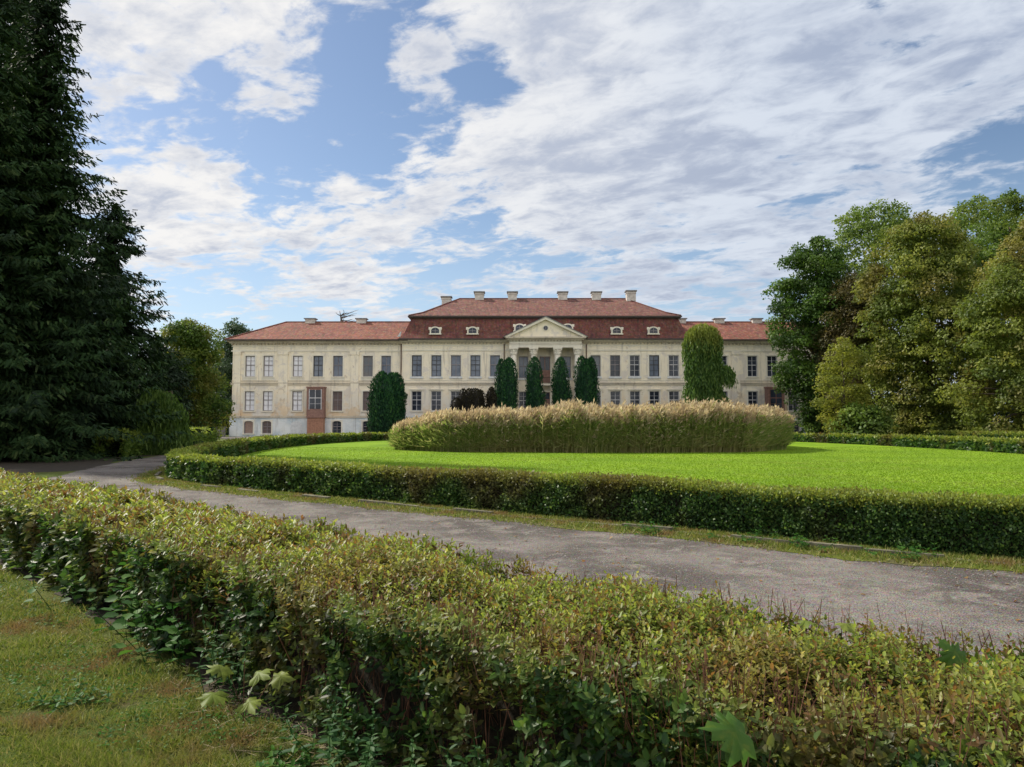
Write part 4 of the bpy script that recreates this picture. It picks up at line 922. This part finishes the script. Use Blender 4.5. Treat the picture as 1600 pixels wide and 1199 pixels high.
# left deciduous
tree('round_tree', 'round yellow-topped green tree left of the palace beside the drive', 'tree', P0(290, 70), 11.9, [(.0, 2.4), (.15, 3.4), (.45, 3.7), (.75, 3.3), (.92, 2.0), (1, .5)], M['g_round'], 301, 210, 1.0, 230, .21, z0=.05, flat=.75)
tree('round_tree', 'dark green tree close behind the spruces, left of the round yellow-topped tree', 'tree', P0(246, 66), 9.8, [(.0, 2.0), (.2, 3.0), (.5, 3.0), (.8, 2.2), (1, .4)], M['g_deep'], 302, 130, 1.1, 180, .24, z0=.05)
tree('background_tree', 'tall bluish green tree behind the left end of the palace', 'tree', P0(366, 122), 20.0, [(.0, 1.5), (.3, 3.6), (.55, 3.8), (.78, 3.2), (.93, 1.9), (1, .4)], M['g_far'], 303, 190, 1.4, 130, .34, z0=.02, inner=.3)
tree('background_tree', 'thin brownish tree top rising behind the round yellow-topped tree', 'tree', P0(300, 96), 15.9, [(.0, 2.0), (.4, 3.2), (.7, 3.0), (.9, 1.8), (1, .5)], M['g_rust'], 304, 60, 1.1, 60, .26, z0=.2)
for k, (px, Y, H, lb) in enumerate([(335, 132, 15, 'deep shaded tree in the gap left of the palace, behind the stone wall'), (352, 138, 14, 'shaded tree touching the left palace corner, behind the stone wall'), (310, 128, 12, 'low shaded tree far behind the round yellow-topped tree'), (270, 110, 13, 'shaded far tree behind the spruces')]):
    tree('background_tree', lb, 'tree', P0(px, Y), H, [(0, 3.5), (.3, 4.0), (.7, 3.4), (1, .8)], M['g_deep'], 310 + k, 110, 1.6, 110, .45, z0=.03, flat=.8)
def weeping(name, label, cat, base, H, lobes, mat, seed, n=9000, L0=.5, sz=.05, bark='bark'):
    """lobes: (x, z, radius, height) domes whose surfaces shed hanging strands"""
    r = rs(seed); root = empty(name, tuple(base), label, cat); Ps, Ls, Zs = [], [], []
    wts = np.array([l[2] * l[3] for l in lobes]); wts = wts / wts.sum()
    for (lx, lz, lr, lh), wq in zip(lobes, wts):
        m = int(n * wq); a = r.rand(m) * 6.283; el = r.rand(m); rad = lr * np.sqrt(1 - el ** 2 * .98) * r.uniform(.55, 1.12, m) * (1 + .15 * np.sin(4 * a + lx * 3))
        zt = lz + lh * (el - 1) + 0 * a; Ps.append(np.c_[lx + rad * np.cos(a), rad * np.sin(a), zt]); Ls.append(r.uniform(.4, 1.2, m) * L0); Zs.append(np.clip((zt - H * .80) / (H * .10) + r.normal(0, .3, m), 0, 1))
    P = np.concatenate(Ps); L = np.concatenate(Ls); Z = np.concatenate(Zs); K = 4; out = []
    for k in range(K):
        q = P.copy(); q[:, 2] -= L * k * .8; q += r.normal(0, .06, q.shape); ok = q[:, 2] > .1
        out.append((q[ok], (np.array([0, 0, -1.0]) + r.normal(0, .22, (len(q), 3)))[ok], (r.normal(0, 1, (len(q), 3)) + np.array([0, -.6, 0]))[ok], L[ok] * 1.0, np.full(ok.sum(), sz) * r.uniform(.7, 1.4, ok.sum()), r.rand(ok.sum()), Z[ok]))
    cat_ = [np.concatenate(q) for q in zip(*out)]
    leaf_mesh('crown', DIA, cat_[0], cat_[1], cat_[2], cat_[3], cat_[4], mat, root, cat_[5], cat_[6])
    trunk_mb(H, .22, [(l[0], 0, l[1] - .4) for l in lobes], seed).build('trunk', M[bark], root, True)
    return root
weeping('weeping_tree', 'tall drooping green tree with yellow top in front of the right wing', 'tree', P0(1101, 90), 14.3,
    [(-.2, 14.2, 1.5, 1.2), (.9, 13.9, 1.0, 1.2), (-1.3, 13.7, .9, 1.3), (1.5, 13.0, .8, 1.3), (-1.9, 12.6, .7, 1.3), (-.3, 12.9, 1.6, 1.8), (1.1, 11.9, 1.0, 1.7), (-1.2, 11.4, 1.1, 1.8), (.2, 10.9, 1.2, 2.0), (1.5, 10.3, .7, 1.4),
     (-1.6, 9.6, .7, 1.5), (-.5, 9.2, 1.2, 2.0), (2.3, 9.3, .9, 1.3), (3.1, 8.9, .6, 1.0), (1.0, 8.6, 1.0, 1.9), (-1.4, 7.4, 1.0, 1.8), (.2, 7.0, 1.2, 2.0), (1.5, 6.6, .9, 1.6), (2.3, 5.4, .9, 1.5), (-1.6, 5.2, 1.0, 1.7), (.6, 5.0, 1.4, 2.0), (3.1, 4.0, .8, 1.2), (-1.0, 3.4, 1.6, 2.0), (1.6, 3.4, 1.6, 2.0)], M['willow'], 320, 9500, .55, .13)
weeping('weeping_shrub', 'pale green weeping shrub at the foot of the spruces beside the drive', 'shrub', P0(266, 42.5), 4.3,
    [(-.9, 3.9, .8, 1.3), (-.1, 3.6, .6, 1.2), (.5, 2.9, .5, 1.1), (-1.5, 3.1, .7, 1.3), (.7, 1.9, .5, 1.1), (-.3, 2.2, .8, 1.4), (-1.2, 2.0, 1.0, 1.5), (.1, 1.2, .7, 1.1)], M['willow_pale'], 321, 5000, .4, .08)
def column_shrub(name, label, base, H, spires, mat, seed, n=6000, sz=.32, group=None, cat='shrub'):
    """clipped or columnar conifer: spires (x, y, height, radius) clothed in upright sprays"""
    r = rs(seed); root = empty(name, tuple(base), label, cat, group); Pl, Tl, Nl, Rl = [], [], [], []; mb = MB(); tot = sum(s[2] * s[3] for s in spires)
    for k, (sx, sy, sh, sr) in enumerate(spires):
        m = int(n * sh * sr / tot); t_ = r.rand(m) ** .85; a = r.rand(m) * 6.283
        rad = sr * np.clip(np.minimum(.80 + t_ * .6, (np.maximum(1.0 - t_, 0) / .20) ** .5), 0, 1) * (1 + .06 * np.sin(9 * t_ + sx * 3 + seed)) * (1 + .05 * np.sin(7 * a + 5 * t_) + .05 * np.sin(13 * t_ + 3 * a + k)) * r.uniform(.86, 1.04, m)
        o_ = np.c_[np.cos(a), np.sin(a), np.zeros(m)]
        Pl.append(np.array([sx, sy, 0]) + o_ * rad[:, None] + np.c_[np.zeros(m), np.zeros(m), .05 + t_ * (sh - .25)]); Tl.append(np.array([0, 0, 1.0]) + o_ * .25 + r.normal(0, .28, (m, 3))); Nl.append(o_ + r.normal(0, .45, (m, 3)) + np.array([0, 0, .2])); Rl.append(np.clip(r.normal(.45, .25, m) + .12 * np.sin(5 * a + 2 * t_), 0, 1))
        mb.lathe(sx, sy, [(sr * .6, 0.02), (sr * .82, sh * .3), (sr * .84, sh * .65), (sr * .55, sh * .87), (.05, sh * .95)], 12)
    P, Tn, Nn, Rn = map(np.concatenate, (Pl, Tl, Nl, Rl)); L = sz * r.uniform(.6, 1.3, len(P))
    leaf_mesh('foliage', DIA, P, Tn, Nn, L, L * .45, mat, root, Rn); mb.build('inner_growth', mat, root, True); return root
TG = 'columnar thujas in front of the portico'
def m_(px, py, Y): return at(px, py, Y).z
column_shrub('columnar_thuja', 'double columnar thuja, leftmost of the tall ones before the portico', P0(794, 97), 10.6, [(.15, 0, m_(0, 559, 97), 1.12), (-.95, .8, m_(0, 560, 97.8), .75), (-.3, -.1, m_(0, 562, 97), .7)], M['thuja'], 401, 7000, .30, TG)
column_shrub('columnar_thuja', 'pointed columnar thuja just left of the portico door', P0(835, 97), 10.6, [(0, 0, m_(0, 557, 97), 1.05), (.35, 0, 7.2, 1.05), (-.25, .1, 9.0, .85)], M['thuja'], 402, 6000, .30, TG)
column_shrub('columnar_thuja', 'slim columnar thuja just right of the portico door', P0(876, 97), 10.6, [(0, 0, m_(0, 558, 97), 1.05), (.25, 0, 8.0, 1.05), (-.3, .1, 9.3, .8)], M['thuja'], 403, 6000, .30, TG)
column_shrub('columnar_thuja', 'broadest columnar thuja, right of the portico, with several tips', P0(916, 97), 10.6, [(-.55, 0, m_(0, 556, 97), .95), (.65, .1, m_(0, 558, 97), .95), (.05, -.2, m_(0, 560, 97), 1.05)], M['thuja'], 404, 8000, .30, TG)
column_shrub('bushy_thuja', 'big egg-shaped dark thuja with two tips in front of the left wing', P0(605, 93), 8.6, [(-.7, 0, m_(0, 581, 93), 1.3), (.8, .1, m_(0, 582, 93), 1.35), (.05, -.5, m_(0, 587, 93), 1.7), (-1.15, .1, 6.3, 1.25), (1.15, -.1, 6.8, 1.2), (.1, -.5, 6.6, 1.9)], M['thuja'], 405, 15000, .36)
column_shrub('clipped_yew', 'wide brownish clipped yew left of the columnar thujas', P0(738, 95), 6.6, [(.4, 0, m_(0, 606, 95), 1.2), (-.35, 0, m_(0, 606, 95), 1.1), (-1.2, 0, m_(0, 606, 95), .6), (-2.0, .1, 5.3, .95), (1.0, .1, 6.3, .8)], M['brown_thuja'], 406, 6500, .24)
column_shrub('clipped_yew', 'narrow brownish clipped yew between the wide yew and the thujas', P0(768, 95), 6.6, [(0, 0, m_(0, 604, 95), .68)], M['brown_thuja'], 407, 2200, .24)
column_shrub('brown_shrub', 'low brown shrub below the big egg-shaped thuja', P0(584, 95), 2.3, [(0, 0, 1.8, .9), (1.2, .1, 2.1, .9), (2.2, 0, 2.4, .9)], M['brown_thuja'], 408, 3000, .2)
# right-hand trees
tree('dark_maple', 'dark green tree hiding the end of the right wing', 'tree', P0(1280, 93), 25.6, [(0, 1.6), (.12, 2.8), (.3, 5.0), (.5, 6.0), (.7, 5.6), (.85, 4.4), (.95, 3.0), (1, 1.0)], M['g_dark'], 501, 380, 1.5, 200, .31, z0=.04, trunk_r=.45)
tree('light_tree', 'tall airy light green tree rising behind the dark one', 'tree', P0(1375, 106), 34.6, [(0, 2), (.3, 5), (.55, 7.6), (.75, 8.0), (.9, 6.2), (1, 2)], M['g_light'], 502, 300, 1.8, 120, .38, z0=.3, trunk_r=.5, inner=.25)
tree('olive_tree', 'broad olive-brown tree in the middle of the right-hand group', 'tree', P0(1452, 80), 25.2, [(0, 4.6), (.1, 5.4), (.3, 6.6), (.5, 6.5), (.7, 5.9), (.85, 5.0), (.95, 3.6), (1, 1.2)], M['g_olive'], 503, 430, 1.5, 230, .29, z0=.02, trunk_r=.45, droop=.35)
tree('rusty_tree', 'rusty brown tree between the dark tree and the olive-brown one', 'tree', P0(1334, 88), 20.5, [(0, 2.5), (.3, 3.8), (.6, 4.4), (.85, 3.4), (1, .9)], M['g_rust'], 504, 230, 1.3, 190, .28, z0=.15, droop=.2)
tree('yellow_tree', 'small yellow-green tree at the foot of the olive-brown one', 'tree', P0(1318, 76), 11.0, [(0, 1.6), (.2, 2.4), (.5, 2.9), (.75, 2.5), (.9, 1.7), (1, .5)], M['g_yellow'], 505, 120, .95, 120, .20, z0=.06, trunk_r=.2)
tree('light_tree', 'pale yellow-green tree top at the upper right of the group', 'tree', P0(1535, 104), 34.5, [(0, 2), (.3, 5), (.6, 6.2), (.85, 5.4), (.95, 3.6), (1, 1.2)], M['g_light'], 506, 190, 1.7, 120, .36, z0=.35, inner=.3)
tree('green_tree', 'deep green tree behind, between the olive-brown tree and the right edge', 'tree', P0(1590, 92), 31.5, [(0, 5), (.3, 6.6), (.6, 7.0), (.85, 5.0), (.95, 3), (1, .8)], M['g_mid'], 507, 300, 1.6, 180, .32, z0=.1, trunk_r=.5)
tree('chestnut_tree', 'big green and brown tree cut by the right edge, its boughs reaching the hedge', 'tree', P0(1640, 68), 22.6, [(0, 6.4), (.1, 7.4), (.3, 7.7), (.5, 6.9), (.7, 5.4), (.88, 3.2), (1, .6)], M['g_olive'], 508, 400, 1.45, 240, .27, z0=.02, trunk_r=.45, droop=.35)
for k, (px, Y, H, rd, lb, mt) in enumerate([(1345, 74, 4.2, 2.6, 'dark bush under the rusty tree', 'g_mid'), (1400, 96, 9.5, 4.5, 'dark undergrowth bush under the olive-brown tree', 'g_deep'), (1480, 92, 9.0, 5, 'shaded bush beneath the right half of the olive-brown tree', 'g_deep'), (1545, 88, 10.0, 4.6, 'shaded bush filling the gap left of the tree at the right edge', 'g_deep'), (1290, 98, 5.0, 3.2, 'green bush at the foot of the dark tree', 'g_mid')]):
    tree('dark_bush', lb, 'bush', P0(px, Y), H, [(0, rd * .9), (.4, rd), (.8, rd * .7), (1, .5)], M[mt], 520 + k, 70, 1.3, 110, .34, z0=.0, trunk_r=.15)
# trees far outside the right and left edges, part of the same park belt
tree('green_tree', 'tall tree of the park belt beyond the right edge', 'tree', P0(1760, 88), 27, [(0, 5), (.4, 7), (.8, 5), (1, 1)], M['g_mid'], 530, 120, 1.7, 90, .40, z0=.05)
# bare tree top behind the left wing roof
def bare_tree():
    root = empty('bare_tree', P0(527, 128), 'bare dead tree top showing above the left wing roof', 'tree'); r = random.Random(9); mb = MB()
    H0 = m_(0, 486, 128); mb.tube([(0, 0, 0), (.1, 0, H0 * .6), (.5, 0, H0 - 1.5), (.2, 0, H0)], [.4, .3, .16, .03], 7)
    for k in range(26):
        z_ = r.uniform(H0 - 4, H0 - .6); p = Vector((.4, 0, z_)); a = r.uniform(0, 6.28); pts = [p]; L = r.uniform(.5, 1.0)
        for j in range(4): p = p + Vector((math.cos(a) * L * .8, math.sin(a) * L * .5, r.uniform(.0, .35))); a += r.uniform(-.6, .6); pts.append(p)
        mb.tube(pts, [.09, .07, .05, .035, .015], 4)
    mb.build('branches', M['dead'], root)
bare_tree()

# ------------------------------------------------------------------ small plants along the near hedge and kerb
def herb(name, label, cat, base, nst, h, LL, LW, mat, seed, spread=.12, group=None, pairs=7, tilt=.25, z0=.1):
    """a few stems with opposite leaves"""
    r = rs(seed); root = empty(name, tuple(base), label, cat, group); mb = MB(); P, Tn, N, L = [], [], [], []
    for k in range(nst):
        b = np.array([r.normal(0, spread), r.normal(0, spread), 0]); d_ = np.array([r.normal(0, tilt), r.normal(0, tilt) - .1, 1.0]); d_ /= np.linalg.norm(d_); hh = h * r.uniform(.6, 1.05)
        mb.tube([(0, 0, .0), tuple(b * .7 + np.array([0, 0, .02])), tuple(b + d_ * hh * .5 + r.normal(0, .01, 3)), tuple(b + d_ * hh)], [.005, .004, .003, .0015], 4)
        for j in range(pairs):
            t_ = z0 + (1 - z0) * (j + 1) / pairs; a = j * 1.57 + r.rand() * .5
            for q in (0, math.pi):
                sd_ = np.array([math.cos(a + q), math.sin(a + q), 0]); P.append(b + d_ * hh * t_ + sd_ * .004); Tn.append(sd_ + np.array([0, 0, r.uniform(-.35, .35) + .5 * (t_ > .9)])); N.append(np.array([0, 0, 1.0]) + r.normal(0, .25, 3)); L.append(LL * r.uniform(.7, 1.2) * (1.15 - .6 * t_))
    P, Tn, N, L = map(np.array, (P, Tn, N, L)); leaf_mesh('leaves', FOLD, P, Tn, N, L, L * LW, mat, root, r.rand(len(P))); mb.build('stems', M['weed'], root); return root
ML = [(0, 0), (.10, -.02), (.34, -.14), (.30, .02), (.52, .16), (.40, .22), (.56, .46), (.36, .44), (.28, .58), (.16, .50), (.18, .74), (.08, .78), (0, 1.0)]
ML = ML + [(-a, b) for a, b in ML[-2:0:-1]]
def maple_leaves(name, label, base, specs, mat, cat='maple sapling', stem=True, group=None):
    """specs: (dx, dy, z, direction xyz, normal xyz, size)"""
    root = empty(name, tuple(base), label, cat, group); mb = MB(); vs = []; fs = []; rnd = []
    rr_ = random.Random(int(abs(base[0]) * 1000))
    for dx, dy, z_, T_, N_, S_ in specs:
        T_ = Vector(T_).normalized(); B_ = T_.cross(Vector(N_)).normalized(); N2 = B_.cross(T_); b0 = len(vs); p = Vector((dx, dy, z_)); c_ = rr_.random()
        vs.append(tuple(p + T_ * .38 * S_ + N2 * .05 * S_)); rnd.append(c_)
        for a, b in ML: vs.append(tuple(p + B_ * a * S_ + T_ * b * S_ - N2 * ((abs(a) * .35 + .25 * b * b + .06 * math.sin(a * 19)) * S_))); rnd.append(c_)
        n = len(ML)
        for k in range(n): fs.append((b0, b0 + 1 + k, b0 + 1 + (k + 1) % n))
        if stem: mb.tube([(dx * .25, dy * .25, max(z_ - .22, 0)), tuple(p.lerp(Vector((dx * .25, dy * .25, z_ - .2)), .4)), tuple(p)], [.0022, .002, .0015], 4)
    if stem: mb.tube([(0, 0, 0), (0, 0, max(q[2] for q in specs))], [.0032, .002], 5)
    np_mesh('leaves', vs, fs, mat, root, {'rnd': rnd})
    if stem: mb.build('stem', M['twig'], root)
    return root
maple_leaves('maple_sapling', 'maple seedling with five pale yellow-green leaves low at the foot of the near hedge', (-1.52, 4.28, 0),
    [(-.06, -.10, .36, (-.4, -.8, .2), (.1, -.5, 1), .15), (.10, -.12, .33, (.7, -.6, .2), (0, -.6, 1), .14), (-.08, -.16, .25, (-.2, -1, 0), (0, -.6, 1), .16), (.09, -.20, .22, (.5, -.8, 0), (0, -.5, 1), .15), (.18, -.05, .29, (1, -.2, .1), (0, -.6, 1), .13)], M['maple_y'])
maple_leaves('fallen_leaf', 'orange-brown maple leaf caught on the flank of the near hedge', (-1.36, 4.60, .66), [(0, 0, 0, (.8, -.4, .15), (0, -.75, .8), .14)], M['maple_o'], 'leaf', False)
maple_leaves('maple_shoot', 'large green maple leaf standing out from the near hedge, lower right', (.68, 2.22, .66), [(.0, -.05, .15, (-.75, -.3, .35), (.1, -.6, .8), .165)], M['maple_g'])
maple_leaves('maple_shoot', 'pair of green maple leaves on top of the near hedge, by the drive', (1.78, 2.98, .52), [(.0, 0, .24, (-.3, .2, .5), (0, -.8, .8), .13), (.10, 0, .22, (.9, 0, .3), (0, -.7, .9), .12)], M['maple_g'])
for k, (x_, y_, z_, a) in enumerate([(1.42, 3.25, .83, .4), (1.32, 3.32, .82, 2.0), (1.98, 2.86, .82, 4.1)]):
    maple_leaves('fallen_leaf', ['bright yellow leaf lying on the hedge top nearest the drive', 'yellow leaf beside the brightest one on the near hedge top', 'small yellow leaf on the hedge top near the right edge'][k], (x_, y_, z_), [(0, 0, 0, (math.cos(a), math.sin(a), .2), (0, -.3, 1), .085)], M['maple_y'], 'leaf', False)
NG = 'nettles along the foot of the near hedge'
for k, (x_, y_, n_, h_, lb) in enumerate([(-1.92, 4.93, 9, .66, 'tall bluish green nettles against the hedge flank, above the maple seedling'), (-1.72, 4.72, 6, .58, 'nettle clump between the tallest nettles and the orange leaf'), (-.88, 3.88, 8, .42, 'nettle clump at the hedge foot near the middle of the photo'),
        (-.62, 3.62, 6, .36, 'short nettles just right of the middle clump'), (.62, 2.22, 7, .60, 'nettles beside the large green maple leaf'), (1.18, 1.72, 8, .62, 'pale nettles at the lower right corner'), (1.42, 1.66, 7, .66, 'nettles at the right edge of the photo, nearest the camera'), (-.2, 3.2, 6, .40, 'dark nettles low at the foot of the hedge, bottom middle'), (.25, 2.62, 7, .50, 'nettle clump left of the large green maple leaf'), (-2.75, 5.78, 7, .45, 'nettles among the round-leaved saplings at the left')]):
    herb('nettle', lb, 'nettle', (x_, y_, 0), n_, h_, .075, .42, M['nettle'], 700 + k, .11, NG, 9)
herb('broadleaf_sapling', 'round-leaved sapling with large dark leaves leaning out of the hedge on the left', 'sapling', (-3.05, 6.15, 0), 14, .75, .11, .8, M['weed'], 720, .26, None, 6)
herb('broadleaf_sapling', 'smaller round-leaved sapling low on the hedge flank, left of the tall nettles', 'sapling', (-2.45, 5.45, 0), 10, .5, .10, .8, M['weed'], 721, .22, None, 5)
herb('broadleaf_sapling', 'round-leaved shoots far left on the hedge flank', 'sapling', (-4.1, 7.25, 0), 10, .55, .10, .75, M['weed'], 722, .28, None, 5)
WG = 'green weeds in the mown grass and kerb'
for k, (x_, y_, lb) in enumerate([(-2.68, 4.62, 'low bright green weed in the mown grass, left of the maple seedling'), (-1.15, 3.75, 'low green weed at the edge of the bare patch'), (-3.6, 4.9, 'low green weed near the left edge of the grass'), (4.15, 10.25, 'green weed growing over the kerb at the right'), (5.15, 9.45, 'bigger green weed on the kerb nearest the right edge'), (2.2, 11.75, 'small weed at the kerb below the middle of the lawn hedge'), (3.4, 10.9, 'weed tuft against the lawn hedge foot between two kerb weeds')]):
    herb('weed', lb, 'weed', (x_, y_, 0), 12, .10 if y_ < 6 else .22, .06 if y_ < 6 else .10, .5, M['weed'], 740 + k, .10 if y_ < 6 else .2, WG, 4, .7)
# dry sticks and straw on the bare patch
r = rs(760); n = 900; c_ = np.array([(-.75, 3.75), (-1.75, 4.75), (-.35, 3.35), (-1.2, 4.1)])[r.randint(0, 4, n)]; P = np.c_[c_ + r.normal(0, .22, (n, 2)), r.uniform(.004, .03, n)]
tag(leaf_mesh('dry_straw', STRIP, P, r.normal(0, 1, (n, 3)) * np.array([1, 1, .08]), np.array([0, 0, 1.0]) + r.normal(0, .2, (n, 3)), r.uniform(.05, .16, n), r.uniform(.0015, .004, n), M['straw']), 'dry straw and small twigs on the bare ground by the hedge foot', 'straw', kind='stuff')
r_ = random.Random(5)
for k, (x_, y_, a, L_, lb) in enumerate([(-1.0, 3.95, -.7, .34, 'longest pale stick lying on the bare patch'), (-.55, 3.7, -.25, .38, 'pale stick lying beside the hedge foot at the bottom of the photo'), (-1.95, 4.85, 1.2, .25, 'thin stick below the tall nettles')]):
    mb = MB(); pts = [(math.cos(a) * L_ * t, math.sin(a) * L_ * t + .03 * math.sin(t * 5), .02 + .02 * math.sin(t * 3)) for t in (0, .3, .6, 1)]; mb.tube(pts, [.005, .0045, .0035, .002], 5); mb.tube([pts[1], (pts[1][0] + .08, pts[1][1] + .06, .06)], [.003, .001], 4)
    o = mb.build('stick', M['straw']); o.location = (x_, y_, 0); tag(o, lb, 'stick')
# broad little leaves in the mown grass
r = rs(770); n = 26000; Yg = 3.1 + (r.rand(n) ** 1.7) * 8; P = np.c_[-r.rand(n) * Yg * .84 + .2, Yg, r.uniform(.01, .035, n)]; P = P[P[:, 0] < np.interp(P[:, 1], near[::-1, 1], near[::-1, 0]) - .8]
cl = np.sin(P[:, 0] * 3.1 + 2 * np.sin(P[:, 1] * 2.1)) + np.sin(P[:, 1] * 3.7 + P[:, 0] * 1.4); P = P[cl > .1]; n = len(P)
tag(leaf_mesh('ground_herbs', FOLD, P, r.normal(0, 1, (n, 3)) * np.array([1, 1, .3]), np.array([0, 0, 1.0]) + r.normal(0, .4, (n, 3)), r.uniform(.012, .03, n), r.uniform(.009, .018, n), M['weed'], None, r.rand(n)), 'small clover-like leaves mixed through the mown grass', 'herbs', kind='stuff')
